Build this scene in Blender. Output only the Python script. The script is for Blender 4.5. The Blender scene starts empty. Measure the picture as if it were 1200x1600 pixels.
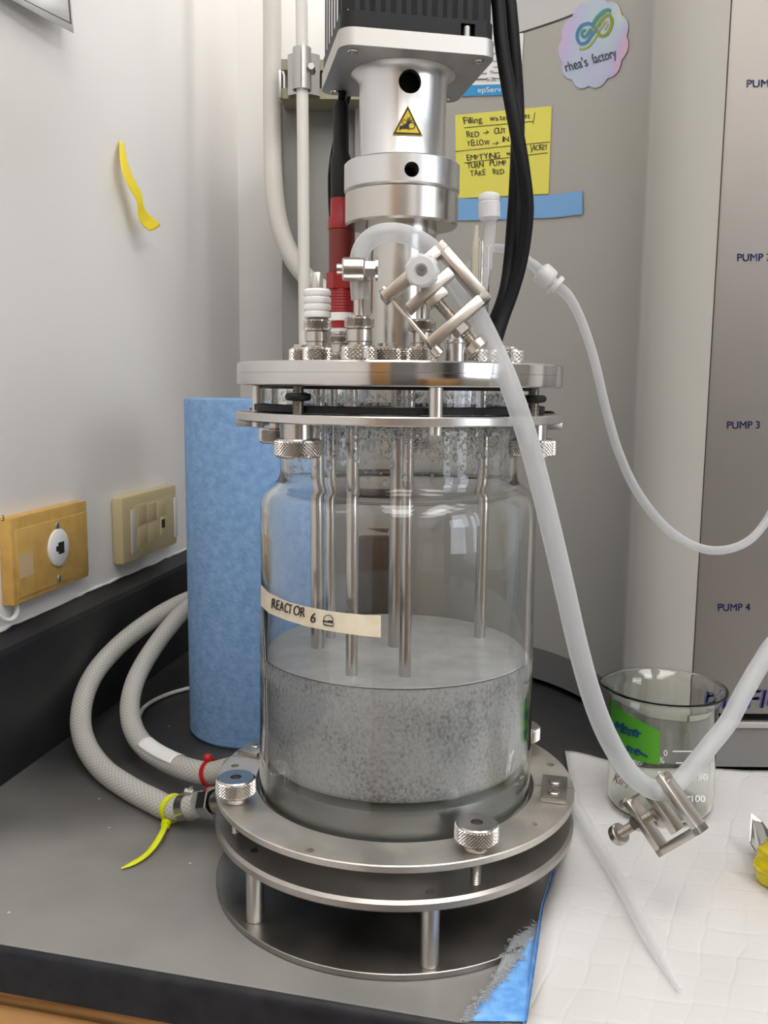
import bpy, bmesh, math, random
from mathutils import Vector as V, Matrix as MX
R = math.radians
PI = math.pi
C = bpy.context.scene.collection
random.seed(7)
# ------------------------------------------------------------------ camera
scn = bpy.context.scene
FPX, PITCH, ROLL = 1427.0, R(7.805), R(0.592)
CAM = V((-0.0091, -0.60, 0.335))
fw = V((0, math.cos(PITCH), -math.sin(PITCH)))
up0 = V((0, math.sin(PITCH), math.cos(PITCH)))
rt0 = V((1, 0, 0))
rt = math.cos(ROLL) * rt0 + math.sin(ROLL) * up0
up = -math.sin(ROLL) * rt0 + math.cos(ROLL) * up0
cd = bpy.data.cameras.new('camera'); cam = bpy.data.objects.new('camera', cd); C.objects.link(cam)
cam.matrix_world = MX.Translation(CAM) @ MX((rt, up, -fw)).transposed().to_4x4()
cd.sensor_fit = 'VERTICAL'; cd.sensor_height = 24.0; cd.lens = 24.0 * FPX / 1600
cd.clip_start = 0.01; cd.clip_end = 50
scn.camera = cam
# ------------------------------------------------------------------ world, exposure, lamps
w = bpy.data.worlds.new('world'); scn.world = w; w.use_nodes = True
w.node_tree.nodes['Background'].inputs[0].default_value = (1.0, 0.97, 0.94, 1)
w.node_tree.nodes['Background'].inputs[1].default_value = 0.15
scn.view_settings.view_transform = 'Standard'; scn.view_settings.look = 'None'
scn.view_settings.exposure = 0.0; scn.view_settings.gamma = 1.0
scn.view_settings.use_curve_mapping = False
LAMP = 6.0          # ceiling panels
WINDOW = 5.0        # unseen window pane, added for light and reflections
CEIL = 1.75
CEILING_LAMPS = [(-0.02, -0.7), (0.95, -0.8), (0.1, -1.85), (1.05, -1.85)]
# added fill light that brightens the back wall; no fixture is modelled
UL = bpy.data.lights.new('back_wall_fill', 'AREA'); UL.shape = 'RECTANGLE'; UL.size = 0.7; UL.size_y = 0.04; UL.energy = 2.2
UL.color = (1, .98, .95)

# ------------------------------------------------------------------ pixel helpers: a viewing ray met with a real surface
def ray(px, py): return fw + rt * ((px - 600) / FPX) - up * ((py - 800) / FPX)
def at(px, py, y):
    d = ray(px, py); return CAM + d * ((y - CAM.y) / d.y)
def atz(px, py, z):
    d = ray(px, py); return CAM + d * ((z - CAM.z) / d.z)
def atp(px, py, p, n):
    d = ray(px, py); return CAM + d * ((p - CAM).dot(n) / d.dot(n))
def atcyl(px, py, rad, cx=0, cy=0):
    d = ray(px, py); ox, oy = CAM.x - cx, CAM.y - cy
    a = d.x**2 + d.y**2; b = ox * d.x + oy * d.y; c = ox**2 + oy**2 - rad**2
    D = max(b * b - a * c, 0); return CAM + d * ((-b - math.sqrt(D)) / a)

# ------------------------------------------------------------------ materials
MATS = {}
def mat(name, col, rough=.5, metal=0, **k):
    m = bpy.data.materials.new(name); m.use_nodes = True
    b = m.node_tree.nodes['Principled BSDF']
    b.inputs['Base Color'].default_value = (*col, 1); b.inputs['Roughness'].default_value = rough; b.inputs['Metallic'].default_value = metal
    for key, v in k.items(): b.inputs[key.replace('_', ' ')].default_value = v
    MATS[name] = m; return m
def nd(m, t, **k):
    n = m.node_tree.nodes.new(t)
    for a, v in k.items(): setattr(n, a, v)
    return n
def coords(m, scale, kind='Object'):
    L = m.node_tree.links; tc = nd(m, 'ShaderNodeTexCoord'); mp = nd(m, 'ShaderNodeMapping')
    mp.inputs['Scale'].default_value = scale; L.new(tc.outputs[kind], mp.inputs[0]); return mp.outputs[0]
def bump(m, scale=(1, 1, 1), nscale=100, strength=.2, dist=.001, detail=3, kind='Object'):
    L = m.node_tree.links; n = nd(m, 'ShaderNodeTexNoise'); n.inputs['Scale'].default_value = nscale; n.inputs['Detail'].default_value = detail
    L.new(coords(m, scale, kind), n.inputs['Vector'])
    bp = nd(m, 'ShaderNodeBump'); bp.inputs['Strength'].default_value = strength; bp.inputs['Distance'].default_value = dist
    L.new(n.outputs['Fac'], bp.inputs['Height']); L.new(bp.outputs[0], m.node_tree.nodes['Principled BSDF'].inputs['Normal'])
    return n
def vary(m, c1, c2, scale=(1, 1, 1), nscale=10, lo=.35, hi=.65, detail=4, rough=None):
    L = m.node_tree.links; n = nd(m, 'ShaderNodeTexNoise'); n.inputs['Scale'].default_value = nscale; n.inputs['Detail'].default_value = detail
    L.new(coords(m, scale), n.inputs['Vector'])
    r = nd(m, 'ShaderNodeValToRGB'); e = r.color_ramp.elements
    e[0].position = lo; e[0].color = (*c1, 1); e[1].position = hi; e[1].color = (*c2, 1)
    b = m.node_tree.nodes['Principled BSDF']
    L.new(n.outputs['Fac'], r.inputs[0]); L.new(r.outputs[0], b.inputs['Base Color'])
    if rough:
        mr = nd(m, 'ShaderNodeMapRange'); mr.inputs['From Min'].default_value = .3; mr.inputs['From Max'].default_value = .7
        mr.inputs['To Min'].default_value, mr.inputs['To Max'].default_value = rough
        L.new(n.outputs['Fac'], mr.inputs['Value']); L.new(mr.outputs[0], b.inputs['Roughness'])
    return r
m = mat('wall_paint', (.83, .805, .78), .32); bump(m, nscale=220, strength=.12, dist=.0008)
m = mat('wall_white', (.80, .79, .77), .5)
m = mat('ceiling_white', (.62, .62, .61), .8)
m = mat('wall_far', (.42, .41, .39), .6)
m = mat('floor_grey', (.16, .155, .15), .5)
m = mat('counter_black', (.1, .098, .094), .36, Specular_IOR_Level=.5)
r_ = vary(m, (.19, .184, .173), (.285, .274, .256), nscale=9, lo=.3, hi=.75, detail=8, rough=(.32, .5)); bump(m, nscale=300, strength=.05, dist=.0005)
# mottled grey front of the bench, blending to near-black further back
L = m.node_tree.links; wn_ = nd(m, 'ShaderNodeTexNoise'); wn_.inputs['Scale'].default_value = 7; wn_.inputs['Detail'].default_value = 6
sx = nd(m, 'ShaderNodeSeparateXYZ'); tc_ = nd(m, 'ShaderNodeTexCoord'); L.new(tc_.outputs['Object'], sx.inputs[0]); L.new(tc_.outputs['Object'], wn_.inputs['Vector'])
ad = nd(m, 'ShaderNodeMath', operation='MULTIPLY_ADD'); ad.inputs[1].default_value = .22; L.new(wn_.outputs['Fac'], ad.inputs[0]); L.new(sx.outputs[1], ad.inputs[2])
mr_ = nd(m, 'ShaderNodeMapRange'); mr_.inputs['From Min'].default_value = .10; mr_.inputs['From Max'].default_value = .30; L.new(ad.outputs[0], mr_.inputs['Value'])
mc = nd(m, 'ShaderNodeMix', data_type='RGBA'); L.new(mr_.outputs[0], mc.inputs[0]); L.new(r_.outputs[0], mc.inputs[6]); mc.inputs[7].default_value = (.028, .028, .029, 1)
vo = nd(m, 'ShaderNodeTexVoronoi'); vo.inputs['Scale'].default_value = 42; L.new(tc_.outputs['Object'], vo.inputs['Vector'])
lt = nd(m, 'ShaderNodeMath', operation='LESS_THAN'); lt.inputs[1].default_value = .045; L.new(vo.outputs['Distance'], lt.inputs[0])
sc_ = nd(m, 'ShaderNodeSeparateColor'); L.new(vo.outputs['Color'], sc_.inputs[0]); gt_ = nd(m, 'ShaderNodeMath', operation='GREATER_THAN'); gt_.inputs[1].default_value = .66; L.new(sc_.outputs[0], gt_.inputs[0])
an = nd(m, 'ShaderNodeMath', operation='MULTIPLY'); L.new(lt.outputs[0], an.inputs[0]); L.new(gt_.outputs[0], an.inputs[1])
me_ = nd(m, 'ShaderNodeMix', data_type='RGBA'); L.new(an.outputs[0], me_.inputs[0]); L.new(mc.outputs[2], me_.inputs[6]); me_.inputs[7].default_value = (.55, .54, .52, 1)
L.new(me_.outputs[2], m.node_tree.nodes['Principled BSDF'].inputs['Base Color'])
m = mat('splash_black', (.022, .022, .024), .42, Specular_IOR_Level=.4); vary(m, (.011, .011, .013), (.026, .026, .027), nscale=12)
m = mat('edge_black', (.01, .01, .013), .42, Specular_IOR_Level=.3); vary(m, (.008, .008, .011), (.018, .018, .022), nscale=60)
m = mat('wood', (.4, .2, .07), .5); vary(m, (.30, .15, .05), (.50, .28, .11), scale=(4, 4, 90), nscale=3)
m = mat('steel', (.63, .605, .575), .3, 1); bump(m, (1, 1, 40), 60, .06, .0006); 
m = mat('steel_top', (.60, .575, .54), .5, 1); vary(m, (.58, .55, .505), (.68, .645, .60), nscale=40, rough=(.44, .58))
m = mat('steel_plate', (.46, .435, .405), .42, 1); vary(m, (.43, .405, .375), (.52, .49, .455), nscale=30, rough=(.36, .5))
m = mat('cup_steel', (.22, .225, .215), .42, .6)
m = mat('steel_dark', (.42, .40, .375), .36, 1); vary(m, (.36, .345, .32), (.46, .44, .41), nscale=25, rough=(.3, .45))
m = mat('steel_polish', (.66, .64, .615), .12, 1)
m = mat('steel_turned', (.58, .55, .51), .26, 1); bump(m, (60, 60, 1), 12, .04, .0004)
m = mat('knurled_steel', (.54, .51, .475), .22, 1)
m = mat('nickel', (.58, .535, .485), .28, 1); bump(m, nscale=90, strength=.12, dist=.0006)
m = mat('thread_steel', (.42, .39, .35), .32, 1)
m = mat('aluminium', (.66, .655, .645), .33, 1); bump(m, (1, 1, 30), 80, .05, .0005)
m = mat('aluminium_matt', (.54, .525, .505), .5, 1)
m = mat('black_anodised', (.008, .008, .009), .5, Specular_IOR_Level=.3)
m = mat('black_rubber', (.006, .006, .007), .55, Specular_IOR_Level=.3)
m = mat('black_cable', (.005, .005, .006), .5, Specular_IOR_Level=.15)
m = mat('hole_dark', (.01, .01, .01), .8)
m = mat('red_plastic', (.30, .008, .010), .4)
m = mat('red_dark', (.17, .016, .013), .42)
m = mat('white_plastic', (.82, .82, .81), .35)
m = mat('fluoropolymer', (.86, .86, .85), .3, Subsurface_Weight=.15, Subsurface_Radius=(.002, .002, .002))
m = mat('cream', (.72, .68, .55), .45)
m = mat('pipe_paint', (.73, .71, .67), .35)
m = mat('conduit_paint', (.68, .65, .61), .4)
m = mat('strut_green', (.30, .29, .20), .45, .3)
m = mat('galvanised', (.5, .5, .48), .35, .9)
m = mat('console_grey', (.395, .382, .35), .5, Specular_IOR_Level=.35); bump(m, nscale=500, strength=.08, dist=.0004)
m = mat('console_dark', (.17, .165, .16), .5)
m = mat('console_side', (.24, .235, .225), .5)
m = mat('console_light', (.52, .52, .51), .4)
m = mat('stainless_panel', (.29, .27, .253), .55, 1); bump(m, (1, 1, 80), 30, .12, .0006); 
m = mat('ink_blue', (.03, .035, .17), .5)
m = mat('ink_black', (.015, .015, .018), .6)
m = mat('ink_pen', (.05, .05, .035), .6)
m = mat('ink_marker', (.0, .05, .16), .5)
m = mat('ink_grey', (.08, .08, .12), .6)
m = mat('print_white', (.8, .8, .8), .6)
m = mat('print_brown', (.25, .09, .05), .6)
m = mat('towel_blue', (.19, .34, .58), .95); n = bump(m, nscale=260, strength=.5, dist=.0015, detail=5); 
vary(m, (.16, .30, .53), (.23, .385, .63), nscale=130, lo=.3, hi=.7)
m = mat('towel_edge', (.30, .46, .68), .95); bump(m, nscale=400, strength=.5, dist=.001)
m = mat('plate_yellow', (.60, .36, .09), .45); vary(m, (.55, .32, .075), (.64, .40, .11), nscale=60)
m = mat('plate_beige', (.52, .44, .25), .45)
m = mat('plate_label', (.62, .60, .58), .35)
m = mat('plate_residue', (.62, .46, .26), .7)
m = mat('paper', (.82, .81, .80), .8)
m = mat('tape_yellow', (.80, .62, .02), .55)
m = mat('note_yellow', (.76, .70, .115), .7)
m = mat('tape_blue', (.19, .40, .70), .65)
m = mat('card_blue', (.03, .30, .62), .5)
m = mat('tape_green', (.07, .31, .015), .55)
m = mat('tape_cream', (.72, .64, .48), .55); vary(m, (.69, .60, .44), (.76, .69, .54), nscale=120)
m = mat('sign_yellow', (.70, .50, .02), .4)
m = mat('tie_yellow', (.66, .72, .0), .35)
m = mat('tie_red', (.5, .01, .01), .35)
m = mat('pad_white', (.60, .585, .575), .9)
L = m.node_tree.links
n1 = nd(m, 'ShaderNodeTexNoise'); n1.inputs['Scale'].default_value = 70; n1.inputs['Detail'].default_value = 5; L.new(coords(m, (1, 1, 1)), n1.inputs['Vector'])
tcv = nd(m, 'ShaderNodeTexCoord'); acc = n1.outputs['Fac']
wrp = nd(m, 'ShaderNodeTexNoise'); wrp.inputs['Scale'].default_value = 14; L.new(tcv.outputs['Object'], wrp.inputs['Vector'])
vm = nd(m, 'ShaderNodeVectorMath', operation='MULTIPLY_ADD'); vm.inputs[1].default_value = (.02, .02, .02); L.new(wrp.outputs['Color'], vm.inputs[0]); L.new(tcv.outputs['Object'], vm.inputs[2])
for rz, sc_ in ((.45, 52), (1.75, 40)):
    mpv = nd(m, 'ShaderNodeMapping'); mpv.inputs['Rotation'].default_value = (0, 0, rz); L.new(vm.outputs[0], mpv.inputs[0])
    sp_ = nd(m, 'ShaderNodeSeparateXYZ'); L.new(mpv.outputs[0], sp_.inputs[0])
    a_ = nd(m, 'ShaderNodeMath', operation='MULTIPLY'); a_.inputs[1].default_value = sc_; L.new(sp_.outputs[0], a_.inputs[0])
    f_ = nd(m, 'ShaderNodeMath', operation='PINGPONG'); f_.inputs[1].default_value = .5; L.new(a_.outputs[0], f_.inputs[0])
    mn = nd(m, 'ShaderNodeMath', operation='MINIMUM'); mn.inputs[1].default_value = .09; L.new(f_.outputs[0], mn.inputs[0])
    ml = nd(m, 'ShaderNodeMath', operation='MULTIPLY_ADD'); ml.inputs[1].default_value = 2.6; L.new(mn.outputs[0], ml.inputs[0]); L.new(acc, ml.inputs[2]); acc = ml.outputs[0]
bp = nd(m, 'ShaderNodeBump'); bp.inputs['Strength'].default_value = .34; bp.inputs['Distance'].default_value = .0026
L.new(acc, bp.inputs['Height']); L.new(bp.outputs[0], m.node_tree.nodes['Principled BSDF'].inputs['Normal'])
m = mat('pad_blue', (.13, .36, .78), .75); vary(m, (.11, .33, .74), (.2, .45, .85), nscale=160)
m = mat('holo', (.6, .5, .62), .35)
r_ = vary(m, (.62, .40, .55), (.45, .58, .50), scale=(1, 1, .6), nscale=16, lo=.36, hi=.64, detail=0)
for pos, c in ((.45, (.48, .42, .66)), (.52, (.42, .52, .62)), (.58, (.62, .62, .44))): e = r_.color_ramp.elements.new(pos); e.color = (*c, 1)
for nm, c in (('logo_teal', (.05, .25, .22)), ('logo_blue', (.05, .2, .36)), ('logo_green', (.22, .28, .02)), ('logo_pale', (.36, .38, .2)), ('logo_lime', (.3, .42, .06))): mat(nm, c, .5)

def blend(name, fac, a_type, acol, col, rough, extra=None, spec=.5, trans=0, rim=None):
    """fac of light passes straight through, the rest meets a principled surface"""
    m = mat(name, col, rough); b = m.node_tree.nodes['Principled BSDF']; b.inputs['Specular IOR Level'].default_value = spec
    out = m.node_tree.nodes['Material Output']; L = m.node_tree.links
    t = nd(m, 'ShaderNodeBsdfTransparent'); t.inputs[0].default_value = (*acol, 1)
    s = b.outputs[0]
    if trans:
        tl = nd(m, 'ShaderNodeBsdfTranslucent'); tl.inputs[0].default_value = (*col, 1)
        mx0 = nd(m, 'ShaderNodeMixShader'); mx0.inputs[0].default_value = trans
        L.new(s, mx0.inputs[1]); L.new(tl.outputs[0], mx0.inputs[2]); s = mx0.outputs[0]
    mx = nd(m, 'ShaderNodeMixShader'); mx.inputs[0].default_value = fac
    L.new(s, mx.inputs[1]); L.new(t.outputs[0], mx.inputs[2]); L.new(mx.outputs[0], out.inputs[0])
    if rim is not None:      # the wall of a tube is looked through lengthwise at its rims
        lw = nd(m, 'ShaderNodeLayerWeight'); lw.inputs[0].default_value = .4; mr = nd(m, 'ShaderNodeMapRange')
        mr.inputs['From Min'].default_value = .25; mr.inputs['From Max'].default_value = .85; mr.inputs['To Min'].default_value = fac; mr.inputs['To Max'].default_value = rim
        L.new(lw.outputs['Facing'], mr.inputs['Value']); L.new(mr.outputs[0], mx.inputs[0])
    return m, mx
blend('silicone', .50, '', (.97, .98, 1), (.76, .77, .775), .26, trans=.45, rim=.22)
blend('silicone_thin', .58, '', (.97, .98, 1), (.76, .765, .77), .25, trans=.4, rim=.25)
blend('clear_tube', .72, '', (.985, .985, .985), (.86, .86, .86), .2, trans=.35, rim=.4)
blend('luer_white', .15, '', (1, 1, 1), (.80, .80, .80), .3, trans=.35)
m, mx = blend('braided', .10, '', (1, 1, 1), (.66, .64, .59), .35, trans=.25)
# braid: two families of threads running round the hose
L = m.node_tree.links; uvn = nd(m, 'ShaderNodeTexCoord'); sep = nd(m, 'ShaderNodeSeparateXYZ'); L.new(uvn.outputs['UV'], sep.inputs[0])
outs = []
for sg in (1, -1):
    a = nd(m, 'ShaderNodeMath', operation='MULTIPLY'); a.inputs[1].default_value = 1150; L.new(sep.outputs[0], a.inputs[0])
    b = nd(m, 'ShaderNodeMath', operation='MULTIPLY_ADD'); b.inputs[1].default_value = sg * 2 * PI * 17; L.new(sep.outputs[1], b.inputs[0]); L.new(a.outputs[0], b.inputs[2])
    s_ = nd(m, 'ShaderNodeMath', operation='SINE'); L.new(b.outputs[0], s_.inputs[0]); outs.append(s_)
mxn = nd(m, 'ShaderNodeMath', operation='MAXIMUM'); L.new(outs[0].outputs[0], mxn.inputs[0]); L.new(outs[1].outputs[0], mxn.inputs[1])
rp = nd(m, 'ShaderNodeValToRGB'); rp.color_ramp.elements[0].position = .45; rp.color_ramp.elements[0].color = (.56, .55, .51, 1)
rp.color_ramp.elements[1].position = .85; rp.color_ramp.elements[1].color = (.82, .81, .77, 1)
L.new(mxn.outputs[0], rp.inputs[0]); L.new(rp.outputs[0], m.node_tree.nodes['Principled BSDF'].inputs['Base Color'])

def glass(name, tint, ior=1.47):
    m = bpy.data.materials.new(name); m.use_nodes = True; m.node_tree.nodes.clear(); MATS[name] = m
    out = nd(m, 'ShaderNodeOutputMaterial'); rf = nd(m, 'ShaderNodeBsdfGlass'); rf.inputs['IOR'].default_value = ior; rf.inputs['Roughness'].default_value = 0; rf.inputs[0].default_value = (*tint, 1)
    m.node_tree.links.new(rf.outputs[0], out.inputs[0]); return m
glass('vessel_glass', (.985, .99, .988))
glass('beaker_glass', (.985, .995, .975))
m = glass('droplet', (.99, .99, .99), 1.33); tr_ = nd(m, 'ShaderNodeBsdfTransparent'); mx_ = nd(m, 'ShaderNodeMixShader'); mx_.inputs[0].default_value = .5
m.node_tree.links.new(m.node_tree.nodes['Glass BSDF'].outputs[0], mx_.inputs[1]); m.node_tree.links.new(tr_.outputs[0], mx_.inputs[2]); m.node_tree.links.new(mx_.outputs[0], m.node_tree.nodes['Material Output'].inputs[0])
m = mat('handle_yellow', (.85, .72, .02), .12, Transmission_Weight=.55, IOR=1.4)
# cloudy liquid full of bubbles
m, mx = blend('liquid', .36, '', (.9, .92, .92), (.5, .5, .49), .25)
L = m.node_tree.links
n1 = nd(m, 'ShaderNodeTexNoise'); n1.inputs['Scale'].default_value = 520; n1.inputs['Detail'].default_value = 4; L.new(coords(m, (1, 1, .8)), n1.inputs['Vector'])
n2 = nd(m, 'ShaderNodeTexNoise'); n2.inputs['Scale'].default_value = 26; n2.inputs['Detail'].default_value = 3; L.new(coords(m, (1, 1, 1)), n2.inputs['Vector'])
sm = nd(m, 'ShaderNodeMath', operation='MULTIPLY_ADD'); sm.inputs[1].default_value = .75; L.new(n2.outputs['Fac'], sm.inputs[0]); L.new(n1.outputs['Fac'], sm.inputs[2])
rp = nd(m, 'ShaderNodeValToRGB'); es = rp.color_ramp.elements
es[0].position = .60; es[0].color = (.36, .36, .36, 1); es[1].position = 1.0; es[1].color = (.78, .78, .77, 1); e = es.new(.78); e.color = (.62, .62, .61, 1)
L.new(sm.outputs[0], rp.inputs[0]); L.new(rp.outputs[0], m.node_tree.nodes['Principled BSDF'].inputs['Base Color'])
bp = nd(m, 'ShaderNodeBump'); bp.inputs['Strength'].default_value = .5; bp.inputs['Distance'].default_value = .0015
L.new(n1.outputs['Fac'], bp.inputs['Height']); L.new(bp.outputs[0], m.node_tree.nodes['Principled BSDF'].inputs['Normal'])
m = mat('foam', (.78, .78, .77), .35); vary(m, (.70, .70, .69), (.84, .84, .83), nscale=60); bump(m, nscale=420, strength=.3, dist=.001)
m = bpy.data.materials.new('lamp_glow'); m.use_nodes = True; MATS['lamp_glow'] = m
b = m.node_tree.nodes['Principled BSDF']; b.inputs['Base Color'].default_value = (.8, .8, .8, 1); b.inputs['Emission Color'].default_value = (1, .965, .92, 1); b.inputs['Emission Strength'].default_value = LAMP
m = bpy.data.materials.new('added_pane'); m.use_nodes = True; MATS['added_pane'] = m
b = m.node_tree.nodes['Principled BSDF']; b.inputs['Base Color'].default_value = (.8, .8, .8, 1); b.inputs['Emission Color'].default_value = (.78, .87, 1, 1); b.inputs['Emission Strength'].default_value = WINDOW

# ------------------------------------------------------------------ mesh builder
def spline(pts, k=10):
    pts = [V(p) for p in pts]; out = []
    P = [2 * pts[0] - pts[1]] + pts + [2 * pts[-1] - pts[-2]]
    for i in range(1, len(P) - 2):
        a, b, c, d = P[i - 1:i + 3]
        for j in range(k):
            t = j / k
            out.append(.5 * (2 * b + (c - a) * t + (2 * a - 5 * b + 4 * c - d) * t * t + (3 * b - a - 3 * c + d) * t**3))
    out.append(pts[-1]); return out
class MB:
    def __init__(s): s.v = []; s.f = []; s.mi = []; s.uv = []; s.M = None; s.m = 0
    def add(s, vs, fs, uvs=None):
        o = len(s.v); s.v += [(s.M @ V(p)) if s.M else V(p) for p in vs]
        for i, f in enumerate(fs):
            s.f.append([o + j for j in f]); s.mi.append(s.m); s.uv.append(uvs[i] if uvs else None)
        return s
    def lathe(s, prof, c=(0, 0, 0), n=64, closed=False):
        vs = []; rings = []
        for r, z in prof:
            if r < 1e-7: rings.append([len(vs)]); vs.append((c[0], c[1], c[2] + z))
            else:
                rings.append(list(range(len(vs), len(vs) + n)))
                vs += [(c[0] + r * math.cos(2 * PI * i / n), c[1] + r * math.sin(2 * PI * i / n), c[2] + z) for i in range(n)]
        fs = []; N = len(rings)
        for k in range(N if closed else N - 1):
            a, b = rings[k], rings[(k + 1) % N]
            if len(a) == 1 and len(b) == 1: continue
            for i in range(n):
                j = (i + 1) % n
                if len(a) == 1: fs.append([a[0], b[j], b[i]])
                elif len(b) == 1: fs.append([a[i], a[j], b[0]])
                else: fs.append([a[i], a[j], b[j], b[i]])
        return s.add(vs, fs)
    def cyl(s, r, z0, z1, c=(0, 0, 0), n=32, bev=0):
        b = bev
        if b: return s.lathe([(0, z0), (r - b, z0), (r, z0 + b), (r, z1 - b), (r - b, z1), (0, z1)], c, n)
        return s.lathe([(0, z0), (r, z0), (r, z1), (0, z1)], c, n)
    def knurl(s, r, z0, z1, c=(0, 0, 0), n=40, rows=8, amp=.0006, rin=0, ztop=None):
        """turned head whose side carries diamond knurling; rin: bore in the top"""
        vs = []; fs = []; e = .0008
        for k in range(rows + 1):
            z = z0 + e + (z1 - z0 - 2 * e) * k / rows
            for i in range(2 * n):
                rr = r + (amp if (i + k) % 2 else -amp)
                if k in (0, rows): rr = r - amp
                a = PI * i / n; vs.append((c[0] + rr * math.cos(a), c[1] + rr * math.sin(a), c[2] + z))
        N = 2 * n
        for k in range(rows):
            for i in range(N):
                j = (i + 1) % N; a, b, d, g = k * N + i, k * N + j, (k + 1) * N + j, (k + 1) * N + i
                if (i + k) % 2: fs += [[a, b, g], [b, d, g]]
                else: fs += [[a, b, d], [a, d, g]]
        s.add(vs, fs)
        s.lathe([(0, z0), (r - amp - e, z0), (r - amp, z0 + e)], c, N)
        if rin: s.lathe([(r - amp, z1 - e), (r - amp - e, z1), (rin, z1), (rin * .95, z1 - .004), (0, z1 - .004)], c, N)
        else: s.lathe([(r - amp, z1 - e), (r - amp - e, z1), (0, z1)], c, N)
        return s
    def thread(s, r, z0, z1, c=(0, 0, 0), n=16, pitch=.0012):
        k = max(2, int((z1 - z0) / pitch)); pr = [(0, z0)]
        for i in range(k):
            z = z0 + (z1 - z0) * i / k; h = (z1 - z0) / k
            pr += [(r * .82, z + .02 * h), (r, z + .5 * h)]
        pr += [(r * .82, z1), (0, z1)]; return s.lathe(pr, c, n)
    def tube(s, pts, r, n=16, caps=True, flat=None, roll=None):
        pts = [V(p) for p in pts]; N = len(pts); rr = r if isinstance(r, (list, tuple)) else [r] * N
        t = [(pts[min(i + 1, N - 1)] - pts[max(i - 1, 0)]).normalized() for i in range(N)]
        ref = V(roll) if roll else (V((0, 0, 1)) if abs(t[0].z) < .9 else V((0, 1, 0)))
        a = (ref - t[0] * ref.dot(t[0])).normalized(); vs = []; fs = []; uvs = []; ln = 0; Ls = []
        for i in range(N):
            if i:
                ln += (pts[i] - pts[i - 1]).length
                a = (a - t[i] * a.dot(t[i]))
                a = a.normalized() if a.length > 1e-6 else t[i].orthogonal().normalized()
            b = t[i].cross(a); Ls.append(ln)
            for j in range(n):
                q = 2 * PI * j / n; fx = flat if flat else 1
                vs.append(pts[i] + a * (rr[i] * math.cos(q)) + b * (rr[i] * fx * math.sin(q)))
        for i in range(N - 1):
            for j in range(n):
                j2 = (j + 1) % n; fs.append([i * n + j, i * n + j2, (i + 1) * n + j2, (i + 1) * n + j])
                u0, u1, v0, v1 = Ls[i], Ls[i + 1], j / n, (j + 1) / n
                uvs.append([(u0, v0), (u0, v1), (u1, v1), (u1, v0)])
        if caps:
            fs.append(list(range(n))[::-1]); uvs.append([(0, 0)] * n); fs.append([(N - 1) * n + j for j in range(n)]); uvs.append([(0, 0)] * n)
        return s.add(vs, fs, uvs)
    def box(s, c, d, bev=0):
        bm = bmesh.new(); bmesh.ops.create_cube(bm, size=1)
        bmesh.ops.scale(bm, vec=d, verts=bm.verts); bmesh.ops.translate(bm, vec=c, verts=bm.verts)
        if bev: bmesh.ops.bevel(bm, geom=list(bm.edges), offset=bev, segments=2, affect='EDGES', profile=.5)
        bm.verts.ensure_lookup_table()
        s.add([v.co.copy() for v in bm.verts], [[v.index for v in f.verts] for f in bm.faces]); bm.free(); return s
    def prism(s, poly, z0, z1):
        n = len(poly); vs = [(x, y, z0) for x, y in poly] + [(x, y, z1) for x, y in poly]
        return s.add(vs, [list(range(n))[::-1], list(range(n, 2 * n))] + [[i, (i + 1) % n, n + (i + 1) % n, n + i] for i in range(n)])
    def ball(s, c, r, sc=(1, 1, 1), n=12, k=8):
        prof = [(math.sin(PI * i / k), -math.cos(PI * i / k)) for i in range(k + 1)]; prof[0] = (0, -1); prof[-1] = (0, 1)
        M0 = s.M; s.M = (M0 or MX()) @ MX.Translation(c) @ MX.Diagonal((*[r * q for q in sc], 1)); s.lathe(prof, n=n); s.M = M0; return s
    # flat marks laid on a surface: f maps (x, y) of the drawing to a point
    def poly(s, pts, f): return s.add([f(*p) for p in pts], [list(range(len(pts)))])
    def quads(s, x0, y0, x1, y1, f, nx=8, ny=2):
        vs = [f(x0 + (x1 - x0) * i / nx, y0 + (y1 - y0) * j / ny) for j in range(ny + 1) for i in range(nx + 1)]
        return s.add(vs, [[j * (nx + 1) + i, j * (nx + 1) + i + 1, (j + 1) * (nx + 1) + i + 1, (j + 1) * (nx + 1) + i] for j in range(ny) for i in range(nx)])
    def stroke(s, pts, wd, f, closed=False):
        N = len(pts); vs = []; wl = wd if isinstance(wd, (list, tuple)) else [wd] * N
        for i in range(N):
            a = pts[(i - 1) % N] if closed or i else pts[0]; b = pts[(i + 1) % N] if closed or i < N - 1 else pts[-1]
            dx, dy = b[0] - a[0], b[1] - a[1]; l = math.hypot(dx, dy) or 1; nx, ny = -dy / l * wl[i] / 2, dx / l * wl[i] / 2
            vs += [f(pts[i][0] + nx, pts[i][1] + ny), f(pts[i][0] - nx, pts[i][1] - ny)]
        fs = [[2 * i, 2 * i + 1, 2 * ((i + 1) % N) + 1, 2 * ((i + 1) % N)] for i in range(N if closed else N - 1)]
        return s.add(vs, fs)
    def text(s, body, x, y, h, f, width=None, ang=0, shear=0, jitter=0, bold=0):
        """lettering: baseline starts at (x, y) of the drawing, y grows downward, h = capital height"""
        vs, fs, W = glyphs(body, jitter); sx = h / .69; kx = (width / (W * sx)) if width else 1
        if bold:     # a second strike beside the first thickens the strokes
            o = len(vs); fs = fs + [[o + i for i in q] for q in fs]; vs = vs + [(p[0] + bold / kx, p[1] + bold * .25) for p in vs]
        ca, sa = math.cos(ang), math.sin(ang); out = []
        for p in vs:
            u = p[0] * sx * kx + shear * p[1] * sx; v_ = p[1] * sx
            out.append(f(x + u * ca + v_ * sa, y + u * sa - v_ * ca))
        return s.add(out, fs)
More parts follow.
